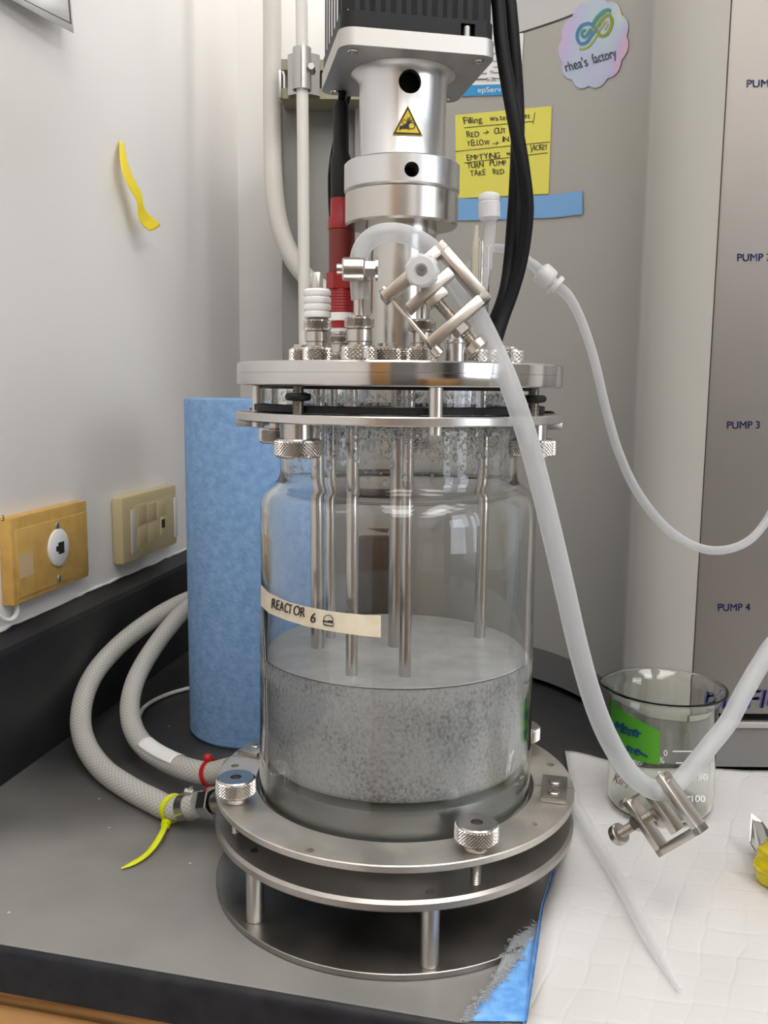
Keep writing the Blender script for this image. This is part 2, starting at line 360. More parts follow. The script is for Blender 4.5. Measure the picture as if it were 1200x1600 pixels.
    def build(s, name, mats, parent=None, sharp=35, smooth=True):
        me = bpy.data.meshes.new(name); me.from_pydata(s.v, [], s.f)
        for mm in ([mats] if isinstance(mats, str) else mats): me.materials.append(MATS[mm])
        for p, i in zip(me.polygons, s.mi): p.material_index = i
        if any(u for u in s.uv):
            ul = me.uv_layers.new(name='UVMap')
            for p, u in zip(me.polygons, s.uv):
                if u:
                    for li, q in zip(p.loop_indices, u): ul.data[li].uv = q
        bm = bmesh.new(); bm.from_mesh(me); bmesh.ops.recalc_face_normals(bm, faces=bm.faces); bm.to_mesh(me); bm.free()
        if smooth:
            me.shade_smooth(); me.set_sharp_from_angle(angle=R(sharp))
        o = bpy.data.objects.new(name, me); C.objects.link(o)
        if parent:
            o.parent = parent; o.matrix_parent_inverse = world(parent).inverted()
        return o
def world(o):
    M = o.matrix_basis.copy()
    while o.parent: M = o.parent.matrix_basis @ o.parent.matrix_parent_inverse @ M if False else M; o = o.parent; M = o.matrix_basis @ M if False else M
    return M if not o.parent else M
def world(o): return MX.Translation(o.get('_base', (0, 0, 0)))
_gl = {}
def glyphs(body, jitter=0, bold=0):
    if jitter:
        rnd = random.Random(hash(body) % 1 + len(body) * 7 + ord(body[0])); vs = []; fs = []; x = 0
        for ch in body:
            if ch == ' ': x += .38; continue
            v, f, W = glyphs(ch, 0, bold); o = len(vs); a = rnd.uniform(-jitter, jitter); dy = rnd.uniform(-jitter, jitter) * .3; k = 1 + rnd.uniform(-jitter, jitter)
            vs += [(x + p[0] * k - p[1] * a, p[1] * k + dy) for p in v]; fs += [[o + i for i in q] for q in f]; x += W + .07
        return vs, fs, x
    key = (body, bold)
    if key not in _gl:
        cu = bpy.data.curves.new('lettering', 'FONT'); cu.body = body; ob = bpy.data.objects.new('lettering', cu); C.objects.link(ob)
        dg = bpy.context.evaluated_depsgraph_get(); me = bpy.data.meshes.new_from_object(ob.evaluated_get(dg))
        vs = [tuple(v.co[:2]) for v in me.vertices]; fs = [list(p.vertices) for p in me.polygons]
        bpy.data.objects.remove(ob); bpy.data.curves.remove(cu); bpy.data.meshes.remove(me)
        x0 = min((v[0] for v in vs), default=0); vs = [(v[0] - x0, v[1]) for v in vs]
        _gl[key] = (vs, fs, max((v[0] for v in vs), default=.3))
    return _gl[key]
def tag(o, label, cat, group=None, kind=None):
    o['label'] = label; o['category'] = cat
    if group: o['group'] = group
    if kind: o['kind'] = kind
    return o
def thing(name, label, cat, loc=(0, 0, 0), group=None):
    o = bpy.data.objects.new(name, None); C.objects.link(o); o.location = loc; o.empty_display_size = .01
    o['_base'] = tuple(loc); return tag(o, label, cat, group)
def struct(o): o['kind'] = 'structure'; return o
def cut(o, mbs):
    """drill the shapes in mbs out of o"""
    me = bpy.data.meshes.new('drill'); bm0 = bmesh.new()
    me.from_pydata(mbs.v, [], mbs.f); bm0.from_mesh(me); bmesh.ops.recalc_face_normals(bm0, faces=bm0.faces); bm0.to_mesh(me); bm0.free()
    me.materials.append(MATS['thread_steel'])
    co = bpy.data.objects.new('drill', me); C.objects.link(co)
    md = o.modifiers.new('b', 'BOOLEAN'); md.operation = 'DIFFERENCE'; md.object = co; md.solver = 'EXACT'
    dg = bpy.context.evaluated_depsgraph_get(); dg.update()
    new = bpy.data.meshes.new_from_object(o.evaluated_get(dg)); o.modifiers.clear(); old = o.data; nm = old.name; o.data = new
    bpy.data.objects.remove(co); bpy.data.meshes.remove(me); bpy.data.meshes.remove(old); new.name = nm
    new.shade_smooth(); new.set_sharp_from_angle(angle=R(35)); return o
def frame(o, u, w_):
    """matrix whose x axis is u, y axis w, origin o"""
    u = V(u).normalized(); w_ = V(w_); w_ = (w_ - u * w_.dot(u)).normalized(); n = u.cross(w_)
    M = MX((u, w_, n)).transposed().to_4x4(); M.translation = V(o); return M
def along(a, b):
    """matrix that carries the z axis onto a -> b"""
    a, b = V(a), V(b); M = (b - a).to_track_quat('Z', 'Y').to_matrix().to_4x4(); M.translation = a; return M

# ================================================================== THE SETTING
TH = math.atan(.18115)
wd = V((math.sin(TH), math.cos(TH), 0)); wn = V((math.cos(TH), -math.sin(TH), 0))
P0 = V((-.35072, 0, 0)); OFF = .02
WP = P0 - wn * OFF                                  # a point of the left wall
def wl(s, z, d=0): p = WP + wd * s + wn * d; return V((p.x, p.y, z))
def onwall(px, py, d=0): return atp(px, py, WP + wn * d, wn)
SC = .80                                            # length along the left wall where the back wall stands
b = MB(); b.prism([tuple(wl(-2.6, 0)[:2]), tuple(wl(SC, 0)[:2]), tuple(wl(SC, 0, -.1)[:2]), tuple(wl(-2.6, 0, -.1)[:2])], -.9, CEIL); struct(b.build('wall_left', 'wall_paint'))
b = MB(); b.prism([tuple(wl(SC, 0, -.1)[:2]), tuple(wl(SC, 0, 3.0)[:2]), tuple(wl(SC + .1, 0, 3.0)[:2]), tuple(wl(SC + .1, 0, -.1)[:2])], -.9, CEIL); struct(b.build('wall_back', 'wall_white'))
b = MB(); b.prism([tuple(wl(-2.6, 0, 2.9)[:2]), tuple(wl(SC, 0, 2.9)[:2]), tuple(wl(SC, 0, 3.0)[:2]), tuple(wl(-2.6, 0, 3.0)[:2])], -.9, CEIL); struct(b.build('wall_right', 'wall_far'))
b = MB(); b.prism([tuple(wl(-2.7, 0, -.1)[:2]), tuple(wl(-2.7, 0, 3.0)[:2]), tuple(wl(-2.6, 0, 3.0)[:2]), tuple(wl(-2.6, 0, -.1)[:2])], -.9, CEIL); struct(b.build('wall_front', 'wall_far'))
cor = [tuple(wl(-2.7, 0, -.1)[:2]), tuple(wl(-2.7, 0, 3.0)[:2]), tuple(wl(SC + .1, 0, 3.0)[:2]), tuple(wl(SC + .1, 0, -.1)[:2])]
b = MB(); b.prism(cor, -.95, -.9); struct(b.build('floor', 'floor_grey'))
b = MB(); b.prism(cor, CEIL, CEIL + .05); struct(b.build('ceiling', 'ceiling_white'))
# unseen window and dark door, added so the steel has something to reflect
b = MB(); b.M = frame(wl(-1.2, .75, 2.895), wd, (0, 0, 1)); b.box((0, 0, 0), (1.3, 1.2, .01)); struct(b.build('unseen_window', 'added_pane'))
b = MB(); b.M = frame(wl(-2.595, .1, .95), wn, (0, 0, 1)); b.box((0, 0, 0), (.85, 2.0, .02)); struct(b.build('unseen_door', 'console_dark'))
def unseen_unit(name, label, cat, d0, d1, z0, z1, dep, mt, nd_):  # unseen furniture, added behind the camera as reflections for the steel
    t = thing(name, label, cat, tuple(wl(-2.6, z0, (d0 + d1) / 2))); M = MX((wn, wd, V((0, 0, 1)))).transposed().to_4x4(); M.translation = WP + wd * -2.595
    b = MB(); b.M = M; b.box(((d0 + d1) / 2, dep / 2, (z0 + z1) / 2), (d1 - d0, dep, z1 - z0)); b.build('body', mt, t)
    for k in range(nd_):
        w_ = (d1 - d0) / nd_; b = MB(); b.M = M; b.box((d0 + w_ * (k + .5), dep + .008, (z0 + z1) / 2), (w_ - .03, .016, z1 - z0 - .03), .003); dr = b.build('door', mt, t)
        b = MB(); b.M = M; b.box((d0 + w_ * (k + .85), dep + .03, (z0 + z1) / 2), (.012, .02, .14), .003); b.build('handle', 'galvanised', dr)
unseen_unit('unseen_tall_cabinet', 'unseen tall brown wooden cabinet, added for the steel to reflect', 'cabinet', .02, .45, -.899, 1.25, .5, 'wood', 1)
unseen_unit('unseen_bench_cabinet', 'unseen low wooden bench cabinet, added for the steel to reflect', 'cabinet', 1.45, 2.8, -.899, -.05, .6, 'wood', 3)
unseen_unit('unseen_wall_cabinet', 'unseen white wall cabinet, added for the steel to reflect', 'cabinet', 1.5, 2.4, .55, 1.3, .33, 'wall_white', 2)
unseen_unit('unseen_fridge', 'unseen dark grey fridge, added for the steel to reflect', 'unseen_fridge', 2.42, 2.85, .0, 1.2, .45, 'black_anodised', 1)
for i, (x, y) in enumerate(CEILING_LAMPS):
    t = thing('ceiling_lamp', 'white ceiling light panel above the lab bench', 'lamp', (x, y, CEIL), 'ceiling light panels')
    b = MB(); b.box((x, y, CEIL - .014), (.62, 1.22, .02)); b.build('frame', 'white_plastic', t)
    b = MB(); b.box((x, y, CEIL - .026), (.56, 1.16, .004)); b.build('diffuser', 'lamp_glow', t)
ulo = bpy.data.objects.new('back_wall_fill', UL); C.objects.link(ulo)
ulo.matrix_world = along(wl(SC - .16, 1.15, .45), wl(SC, .8, .45))
ulo.matrix_world = ulo.matrix_world @ MX.Rotation(PI, 4, 'X')

# counter, splashback, cabinet
FD = V((.973, -.231, 0)).normalized(); FN = V((-.231, -.973, 0)).normalized(); Q0 = V((-.2378, -.0904, 0)) + FN * .004
a0 = Q0 - FD * ((Q0 - P0 + wn * .0194).dot(wn) / FD.dot(wn)); a1 = Q0 + FD * 1.6
bm_poly = [tuple(a0[:2]), tuple(a1[:2]), tuple(wl(SC - .002, 0, 1.75)[:2]), tuple(wl(SC - .002, 0, .0)[:2])]
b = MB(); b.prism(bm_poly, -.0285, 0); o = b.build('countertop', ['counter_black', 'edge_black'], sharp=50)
bm = bmesh.new(); bm.from_mesh(o.data)
eds = [e for e in bm.edges if all(abs(v.co.z) < 1e-5 and abs((v.co - Q0).dot(FN)) < 1e-4 for v in e.verts)]
bmesh.ops.bevel(bm, geom=eds, offset=.006, segments=5, affect='EDGES', profile=.5)
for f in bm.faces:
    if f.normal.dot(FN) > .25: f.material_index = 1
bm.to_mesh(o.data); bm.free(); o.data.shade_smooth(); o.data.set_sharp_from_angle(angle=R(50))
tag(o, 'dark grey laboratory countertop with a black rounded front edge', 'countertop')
pr = [(-.0196, 0), (0, 0), (0, .1085), (-.002, .1133), (-.0196, .1225)]           # splashback section: (distance into the room, height)
vs = []; S0, S1 = -.32, SC - .003
for sv in (S0, S1):
    for d, z in pr: p = P0 + wd * sv + wn * d; vs.append((p.x, p.y, z + .0002))
b = MB(); b.add(vs, [[0, 1, 2, 3, 4], [9, 8, 7, 6, 5]] + [[i, (i + 1) % 5, 5 + (i + 1) % 5, 5 + i] for i in range(5)])
tag(b.build('splashback', 'splash_black', sharp=20), 'black splashback strip along the foot of the white left wall', 'splashback')
# ragged white caulk line on top of the splashback
b = MB(); pts = []; rnd = random.Random(3)
for i in range(90):
    s_ = S0 + .02 + (S1 - S0 - .04) * i / 89; pts.append(wl(s_, .1232 + rnd.uniform(-.0006, .0008), .0012))
b.tube(pts, [.0012 + rnd.uniform(-.0004, .0008) for _ in pts], 6); tag(b.build('caulk_bead', 'white_plastic'), 'ragged white caulk bead between the splashback and the wall', 'caulk')
t = thing('base_cabinet', 'brown wooden cabinet under the countertop', 'cabinet', tuple(Q0 - FN * .2 + V((0, 0, -.9))))
b = MB(); c0 = a0 - FN * .008 + FD * .004; c1 = Q0 - FN * .008 + FD * 1.5
b.prism([tuple(c0[:2]), tuple(c1[:2]), tuple((c1 - FN * .4)[:2]), tuple((c0 - FN * .4 + FD * .05)[:2])], -.899, -.029); b.build('body', 'wood', t)
b = MB(); b.M = frame(Q0 + FD * .3 + V((0, 0, -.15)), FD, (0, 0, 1)); b.box((0, 0, .003), (.85, .22, .018), .003); b.build('drawer_front', 'wood', t)

# ================================================================== THINGS ON THE LEFT WALL
SP = lambda s, z, d=0: wl(s, z, d)
def wframe(s, z): return frame(wl(s, z), wd, (0, 0, 1))          # x along the wall, y up, z = x cross y points into the room?
def wbox(b, s0, s1, z0, z1, d0, d1, bev=0):
    b.M = MX((wd, wn, V((0, 0, 1)))).transposed().to_4x4(); b.M.translation = WP
    b.box(((s0 + s1) / 2, (d0 + d1) / 2, (z0 + z1) / 2), (s1 - s0, d1 - d0, z1 - z0), bev); b.M = None
def wcyl(b, s, z, r, d0, d1, n=32, bev=0):
    M = MX((wd, V((0, 0, 1)), wn)).transposed().to_4x4(); M.translation = wl(s, z); b.M = M; b.cyl(r, d0, d1, n=n, bev=bev); b.M = None
# yellow jack plate
s0, s1, z0, z1 = .1725, .303, .1435, .2205
t = thing('jack_plate', 'mustard yellow wall plate with a round white socket on the left wall', 'wall plate', tuple(wl((s0 + s1) / 2, (z0 + z1) / 2)))
b = MB(); wbox(b, s0, s1, z0, z1, 0, .012, .0015); wbox(b, s0 + .006, s1 - .0015, z0 + .005, z1 - .011, .011, .0128, .0005); b.build('plate', 'plate_yellow', t)
b = MB(); wbox(b, s0 + .008, s0 + .030, .166, .187, .0126, .01295); b.build('tape_residue', 'plate_residue', t)
sc, zc = .2445, .183
b = MB(); M = MX((wd, V((0, 0, 1)), wn)).transposed().to_4x4(); M.translation = wl(sc, zc); b.M = M
b.lathe([(0, .0125), (.0175, .0125), (.0175, .0145), (.016, .0155), (0, .0155)], n=40); b.M = None; sk = b.build('socket', 'white_plastic', t)
b = MB(); wbox(b, sc - .003, sc + .007, zc - .006, zc + .005, .0150, .0157); wbox(b, sc - .007, sc - .003, zc - .003, zc + .002, .0150, .0157); b.build('jack_opening', 'hole_dark', sk)
for z in (z1 - .017, z0 + .010):
    b = MB(); wcyl(b, sc, z, .0035, .0125, .0142, 16, .0006); b.m = 1; wbox(b, sc - .0004, sc + .0004, z - .003, z + .003, .0138, .0144); b.build('screw', ['galvanised', 'hole_dark'], t)
b = MB()
f = lambda x, y: onwall(x, y, .0133)
b.text('3', 2, 814, 9, f); b.build('marking', 'ink_black', t)
tag(MB().tube(spline([wl(.150, .149, .004), wl(.163, .135, .006), wl(.174, .131, .007), wl(.184, .134, .006), wl(.189, .142, .004), wl(.188, .150, .001)]), .0022, 8).build('wire_loop', 'white_plastic'), 'short white wire loop poking out below the mustard yellow plate', 'wire')
# beige data plate
s0, s1, z0, z1 = .376, .5215, .140, .2145
t = thing('data_plate', 'beige wall plate with data ports and clear label strips, above the splashback', 'wall plate', tuple(wl((s0 + s1) / 2, (z0 + z1) / 2)))
b = MB(); wbox(b, s0, s1, z0, z1, 0, .014, .004); wbox(b, s0 + .028, s1 - .012, z0 + .010, z1 - .012, .0135, .0146, .0004); pl = b.build('plate', 'plate_beige', t)
for sa in (s0 + .018, s1 - .011):
    b = MB(); wbox(b, sa, sa + .009, z0 + .010, z1 - .016, .0138, .0152, .0004); b.build('label_strip', 'plate_label', t)
for i in range(3):
    for j in range(2):
        if (i, j) == (2, 0): continue
        b = MB(); sa = s0 + .035 + i * .026; za = z0 + .016 + j * .024; wbox(b, sa, sa + .022, za, za + .020, .0142, .0151, .0004); b.build('blank_insert', 'plate_beige', t)
sa, za = s0 + .093, z0 + .019
b = MB(); wbox(b, sa, sa + .016, za, za + .022, .014, .0152, .0004); pj = b.build('port', 'plate_beige', t)
b = MB(); wbox(b, sa + .003, sa + .012, za + .008, za + .018, .0150, .0155); b.build('port_opening', 'hole_dark', pj)
# sheet of paper lifting off the wall, top left
t = thing('paper_sheet', 'white sheet with a thin black border lifting off the wall, top left corner', 'paper', tuple(wl(.26, .70)))
b = MB(); e = [onwall(-60, -25, .006), onwall(15, -2, .011), onwall(66, 26, .014), onwall(115, 52, .017)]
top = [onwall(-60, -170, .002), onwall(15, -170, .002), onwall(66, -170, .002), onwall(108, -170, .002)]
vs = []; K = 6
for k in range(K + 1):
    for p, q in zip(e, top):
        g = k / K; r_ = p.lerp(q, g); r_ += wn * (-.003 * math.sin(PI * g)); vs.append(r_)
b.add(vs, [[k * 4 + i, k * 4 + i + 1, k * 4 + i + 5, k * 4 + i + 4] for k in range(K) for i in range(3)])
sh = b.build('sheet', 'paper', t); so = sh.modifiers.new('s', 'SOLIDIFY'); so.thickness = .0003
b = MB(); fp = lambda x, y: V((0, 0, 0))
def on_sheet(i, g):       # a point of the sheet: i across 0..3, g up 0..1
    k = min(int(i), 2); a = i - k; p = e[k].lerp(e[k + 1], a); q = top[k].lerp(top[k + 1], a); r_ = p.lerp(q, g)
    return r_ + wn * (-.003 * math.sin(PI * g) + .0006)
ln = [(.2, .045), (.6, .05), (1, .055), (1.5, .06), (2, .06), (2.5, .06), (2.93, .06)]
b.stroke(ln, .007, on_sheet); b.stroke([(2.92, .055), (2.92, .4), (2.92, .9)], .035, on_sheet); b.build('border_line', 'ink_black', t)
# curling strip of yellow tape
path = [(190, 221, .001), (191, 240, .008), (196, 268, .014), (207, 290, .018), (217, 307, .020), (219, 318, .021), (221, 332, .020), (230, 347, .021), (244, 357, .024)]
tw = [0, .001, .002, .003, .003, .001, .003, .006, .007]        # rise of the strip's half width
wid = [.006, .007, .010, .011, .010, .005, .011, .015, .017]     # half width along the wall
b = MB(); vs = []
for (px, py, d), a, w_ in zip(path, tw, wid):
    p = onwall(px, py, d); ax = wd * w_ + V((0, 0, 1)) * a
    vs += [p - ax, p, p + ax]
b.add(vs, [[3 * i + k, 3 * i + k + 1, 3 * i + k + 4, 3 * i + k + 3] for i in range(len(path) - 1) for k in (0, 1)])
o = b.build('tape_strip', 'tape_yellow', sharp=80); ss = o.modifiers.new('u', 'SUBSURF'); ss.levels = ss.render_levels = 2
so = o.modifiers.new('s', 'SOLIDIFY'); so.thickness = .0003
tag(o, 'curling strip of yellow tape hanging off the white left wall', 'tape')

# ================================================================== PIPES BY THE BACK WALL
tag(MB().tube([(-.1052, .52, .0003), (-.107, .52, .35), (-.1085, .52, .60), (-.1115, .52, .95)], .0070, 20).build('white_pipe', 'pipe_paint'), 'thin straight white pipe standing in front of the grey console', 'pipe')
b = MB(); b.tube(spline([(-.1545, .60, 1.0), (-.1535, .60, .80), (-.1535, .594, .66), (-.1505, .582, .585), (-.1435, .577, .535), (-.129, .574, .497), (-.112, .572, .473), (-.091, .571, .457), (-.06, .570, .446)], 8), .0115, 20)
tag(b.build('conduit', 'conduit_paint'), 'thick cream conduit that bends to the right behind the thin white pipe', 'conduit')
t = thing('strut_channel', 'beige metal strut channel running behind the thin white pipe', 'strut', (-.04, .56, .70))
b = MB(); y0, y1, zb, zt = .548, .594, .675, .7195; x0, x1 = -.137, -.036
pr = [(y1, zb), (y0, zb), (y0, zb + .012), (y0 + .004, zb + .012), (y0 + .004, zb + .004), (y1 - .003, zb + .004), (y1 - .003, zt - .004), (y0 + .004, zt - .004), (y0 + .004, zt - .012), (y0, zt - .012), (y0, zt), (y1, zt)]
n = len(pr); b.add([(x0, y, z) for y, z in pr] + [(x1, y, z) for y, z in pr], [list(range(n)), list(range(n, 2 * n))[::-1]] + [[i, (i + 1) % n, n + (i + 1) % n, n + i] for i in range(n)])
b.build('channel', 'strut_green', t, smooth=False)
b = MB(); b.box((-.138, .552, .690), (.004, .02, .032), .001); b.build('end_plate', 'galvanised', t)
t = thing('pipe_clamp', 'galvanised two-piece clamp gripping the thin white pipe on the strut channel', 'clamp', (-.109, .52, .69))
for sg, nm in ((-1, 'left_strap'), (1, 'right_strap')):
    b = MB(); q = []
    for k in range(9): a = R(-90 + sg * 4 + sg * k * 20); q.append((-.1095 + .0092 * math.cos(a), .52 + .0092 * math.sin(a)))
    q += [(-.1095 + sg * .016, .538), (-.1095 + sg * .016, .544)]
    for zc0, zc1 in ((.676, .722),):
        vs = []; out = [(x + (x + .1095) * .18, y + (y - .52) * .18) for x, y in q]
        for x, y in q: vs += [(x, y, zc0), (x, y, zc1)]
        N = len(q)
        for x, y in out: vs += [(x, y, zc0), (x, y, zc1)]
        fs = []
        for k in range(N - 1):
            fs += [[2 * k, 2 * k + 2, 2 * k + 3, 2 * k + 1], [2 * N + 2 * k, 2 * N + 2 * k + 1, 2 * N + 2 * k + 3, 2 * N + 2 * k + 2], [2 * k, 2 * N + 2 * k, 2 * N + 2 * k + 2, 2 * k + 2], [2 * k + 1, 2 * k + 3, 2 * N + 2 * k + 3, 2 * N + 2 * k + 1]]
        fs += [[0, 1, 2 * N + 1, 2 * N], [2 * N - 2, 4 * N - 2, 4 * N - 1, 2 * N - 1]]
        b.add(vs, fs)
    b.build('strap', 'galvanised', t)
b = MB(); b.M = along((-.098, .508, .699), (-.098, .530, .699)); b.cyl(.004, 0, .02, n=6); b.build('bolt', 'galvanised', t)

# ================================================================== CONSOLE
plan = spline([(x, y, 0) for x, y in [(-.05, .585), (-.02, .565), (.04, .522), (.10, .470), (.145, .427), (.177, .392), (.2, .353), (.213, .315), (.2175, .28), (.2155, .24), (.2098, .208), (.2118, .197), (.2172, .187), (.227, .178), (.241, .171), (.259, .165)]], 8)
plan2 = [(p.x, p.y) for p in plan]
def oncon(px, py, off=.0006):
    """where a viewing ray meets the upright grey face of the console"""
    d = ray(px, py); best = None
    pl = plan2 + [(.6, .165)]
    for (ax, ay), (bx, by) in zip(pl[:-1], pl[1:]):
        ex, ey = bx - ax, by - ay; den = d.x * ey - d.y * ex
        if abs(den) < 1e-9: continue
        tt = ((ax - CAM.x) * ey - (ay - CAM.y) * ex) / den; u = ((ax - CAM.x) * d.y - (ay - CAM.y) * d.x) / den
        if tt > 0 and -1e-6 <= u <= 1 + 1e-6 and (best is None or tt < best[0]): best = (tt, ex, ey)
    if best is None: return CAM + d * 1.1
    p = CAM + d * best[0]; n = V((best[2], -best[1], 0)).normalized()
    n = n if n.dot(d) < 0 else -n
    return p + n * off
ZT = .711
con = thing('bioreactor_console', 'large grey bioreactor control console with a curved recess behind the vessel', 'control console', (.25, .4, .004))
b = MB(); poly = plan2 + [(.2595, .168), (.2595, .55), (-.05, .70)]; b.prism(poly, .043, ZT); b.build('curved_body', 'console_grey', con, sharp=25)
b = MB(); b.prism([(x, y) for x, y in plan2] + [(.60, .165), (.60, .56), (-.05, .70)], .0075, .0425); b.build('base', 'console_dark', con, sharp=25)
b = MB(); b.box((-.096, .655, .345), (.093, .12, .69), .003); b.build('side_panel', 'console_side', con)
b = MB(); b.box((.43, .355, .3835), (.340, .378, .657), .002); b.build('front_panel', 'stainless_panel', con)
b = MB(); b.box((.43, .1655, .0465), (.340, .006, .006), .001); b.build('trim_strip', 'aluminium_matt', con)
pl3 = [(x, y) for x, y in plan2 if x > .0]
b = MB(); b.prism(pl3 + [(.60, .165), (.60, .55), (pl3[0][0], .66)], ZT + .0025, .93); b.build('screen_housing', 'console_light', con, sharp=25)
for x, y in ((.30, .22), (.55, .22), (.1, .55), (.5, .5)):
    b = MB(); b.cyl(.018, .0002, .0078, (x, y, 0), 20); b.build('foot', 'black_rubber', con)
b = MB(); f = lambda x, y: atp(x, y, V((0, .1655, 0)), V((0, 1, 0)))
for i, (x, y, w_) in enumerate(((1167, 136, 55), (1152, 408, 53), (1136, 670, 51), (1122, 955, 50))): b = MB(); b.text('PUMP %d' % (i + 1), x, y, 11.5, f, width=w_, ang=R(-.6), bold=.035); b.build('pump_lettering', 'ink_blue', con, smooth=False)
b = MB(); b.text('BioFlo', 1101, 1107, 28, f, width=118, ang=R(-.3), shear=.22, bold=.05)
b.build('lettering', 'ink_blue', con, smooth=False)
# dark box that shows through the vessel, low behind it
b = MB(); b.box((-.022, .43, .093), (.052, .06, .182), .010); tag(b.build('dark_box', 'black_anodised'), 'small black box standing behind the glass vessel, in front of the console', 'box')

# ---- stickers and notes on the console
b = MB(); b.quads(712, 178, 862, 166, lambda x, y: oncon(x, y), 1, 1) if False else None
def quadmap(c, g):
    """maps 0..1 x 0..1 into the four corners c (tl, tr, br, bl)"""
    def f(u, v):
        x = (1 - v) * ((1 - u) * c[0][0] + u * c[1][0]) + v * ((1 - u) * c[3][0] + u * c[2][0])
        y = (1 - v) * ((1 - u) * c[0][1] + u * c[1][1]) + v * ((1 - u) * c[3][1] + u * c[2][1])
        return g(x, y)
    return f
b = MB(); b.quads(0, 0, 1, 1, quadmap([(712, 180), (863, 166), (858, 303), (714, 310)], lambda x, y: oncon(x, y, .001)), 14, 6)
g = lambda x, y: oncon(x, y, .0014); b.m = 1; A = R(-4.5)
for tx, x, y, h, w_ in (('Filling', 726, 194, 10, 30), ('water', 766, 190, 9, 32), ('jacket', 802, 187, 9, 28), ('RED', 731, 215, 9, 20), ('OUT', 773, 210, 9, 20), ('YELLOW', 731, 229, 9, 37), ('IN', 786, 222, 8, 12),
                        ('EMPTYING', 731, 251, 8.5, 52), ('water', 792, 244, 8, 30), ('JACKET', 830, 236, 8.5, 28), ('TURN', 731, 264, 8.5, 26), ('PUMP', 766, 260, 8.5, 28), ('TAKE', 736, 276, 8.5, 24), ('RED', 772, 273, 8.5, 18)):
    b.text(tx, x, y, h, g, width=w_, ang=A, jitter=.16, bold=.03)
for p, q in (((726, 200), (834, 190)), ((713, 237), (860, 222)), ((726, 255), (857, 239)), ((837, 176), (834, 194)), ((756, 208), (764, 207)), ((761, 204), (765, 207)), ((760, 210), (764, 207)), ((771, 225), (779, 224)), ((776, 221), (780, 224)), ((776, 227), (779, 224))):
    b.stroke([(p[0] + (q[0] - p[0]) * i / 8, p[1] + (q[1] - p[1]) * i / 8) for i in range(9)], 1.1, g)
tag(b.build('sticky_note', ['note_yellow', 'ink_pen'], sharp=80), 'yellow handwritten note about filling the water jacket, on the grey console', 'note')
b = MB(); cs = [(700, 310, 345), (760, 311, 344), (820, 308, 342), (870, 304, 340), (912, 298, 335)]
vs = [p for x, t_, u in cs for p in ()]
def tape_f(u, v):
    k = min(int(u * 4), 3); a = u * 4 - k
    x = cs[k][0] + (cs[k + 1][0] - cs[k][0]) * a; t_ = cs[k][1] + (cs[k + 1][1] - cs[k][1]) * a; q = cs[k][2] + (cs[k + 1][2] - cs[k][2]) * a
    return oncon(x, t_ + (q - t_) * v, .0017)
b.quads(0, 0, 1, 1, tape_f, 20, 2); tag(b.build('masking_tape', 'tape_blue', sharp=80), 'strip of blue masking tape along the bottom of the yellow note', 'tape')
b = MB(); q = quadmap([(722, 58), (819, 52), (814, 148), (722, 151)], lambda x, y: oncon(x, y, .001)); b.quads(0, 0, 1, 1, q, 8, 4)
g = lambda x, y: oncon(x, y, .0014); b.m = 1; b.quads(0, 0, 1, 1, quadmap([(722, 134), (815, 131), (814, 148), (722, 151)], g), 8, 1)
g2 = lambda x, y: oncon(x, y, .0018); b.m = 2; b.text('epService', 748, 145, 8, g2, width=52, ang=R(-1.5))
b.m = 3
for i, y in enumerate((72, 86, 98, 107, 116, 125)): b.stroke([(735 + (x_ * 9), y - x_ * .25) for x_ in range(4)], 2 if i % 2 else 1.4, g2); b.stroke([(772 + x_ * 8, y - 1.5 - x_ * .25) for x_ in range(4)], 1.2, g2)
b.text('M', 768, 116, 6, g2, jitter=.2); b.text('5/22', 762, 128, 6, g2, jitter=.2, ang=R(-4)); b.text('31', 806, 62, 8, g2, jitter=.2)
tag(b.build('service_card', ['paper', 'card_blue', 'print_white', 'ink_grey'], sharp=80), 'white service label with a blue foot, above the yellow note', 'label')
# scalloped iridescent sticker
cx, cy = 929, 68; out = []
lob = 11
for i in range(lob * 10):
    a = 2 * PI * i / (lob * 10); r_ = 1 + .055 * abs(math.sin(lob * a / 2)) * 1.6 - .03
    x, y = 53 * r_ * math.cos(a), 67 * r_ * math.sin(a); out.append((cx + x, cy + y - .22 * x))
b = MB(); g = lambda x, y: oncon(x, y, .001)
vs = [g(cx, cy)]; fs = []; K = 6; N = len(out)
for k in range(1, K + 1): vs += [g(cx + (x - cx) * k / K, cy + (y - cy) * k / K) for x, y in out]
for i in range(N):
    j = (i + 1) % N; fs.append([0, 1 + i, 1 + j])
    for k in range(K - 1): fs.append([1 + k * N + i, 1 + (k + 1) * N + i, 1 + (k + 1) * N + j, 1 + k * N + j])
b.add(vs, fs); g = lambda x, y: oncon(x, y, .0015)
SX = lambda l: [(860 + x * 140 / 1200, y * 160 / 1371) for x, y in l]
def sp2(l, k=8): return [(p.x, p.y) for p in spline([(x, y, 0) for x, y in l], k)]
for mi, wds, l in ((1, 6, [(575, 350), (640, 240), (720, 165), (780, 138), (825, 148)]),
                   (2, 5, [(640, 420), (560, 330), (510, 320), (430, 350), (375, 440), (380, 540), (430, 590), (500, 565), (560, 480), (600, 420)]),
                   (1, 4.6, [(560, 385), (510, 460), (470, 500), (435, 470), (445, 420), (490, 405)]),
                   (3, 5, [(570, 340), (640, 430), (690, 480), (760, 470), (820, 380), (840, 280), (810, 210), (760, 215), (700, 270), (640, 370)]),
                   (4, 3.5, [(670, 420), (720, 330), (750, 290), (775, 320), (760, 370), (735, 390)]),
                   (5, 3.2, [(645, 460), (590, 550), (520, 630), (450, 655), (400, 655)])):
    b.m = mi; b.stroke(sp2(SX(l)), wds, g)
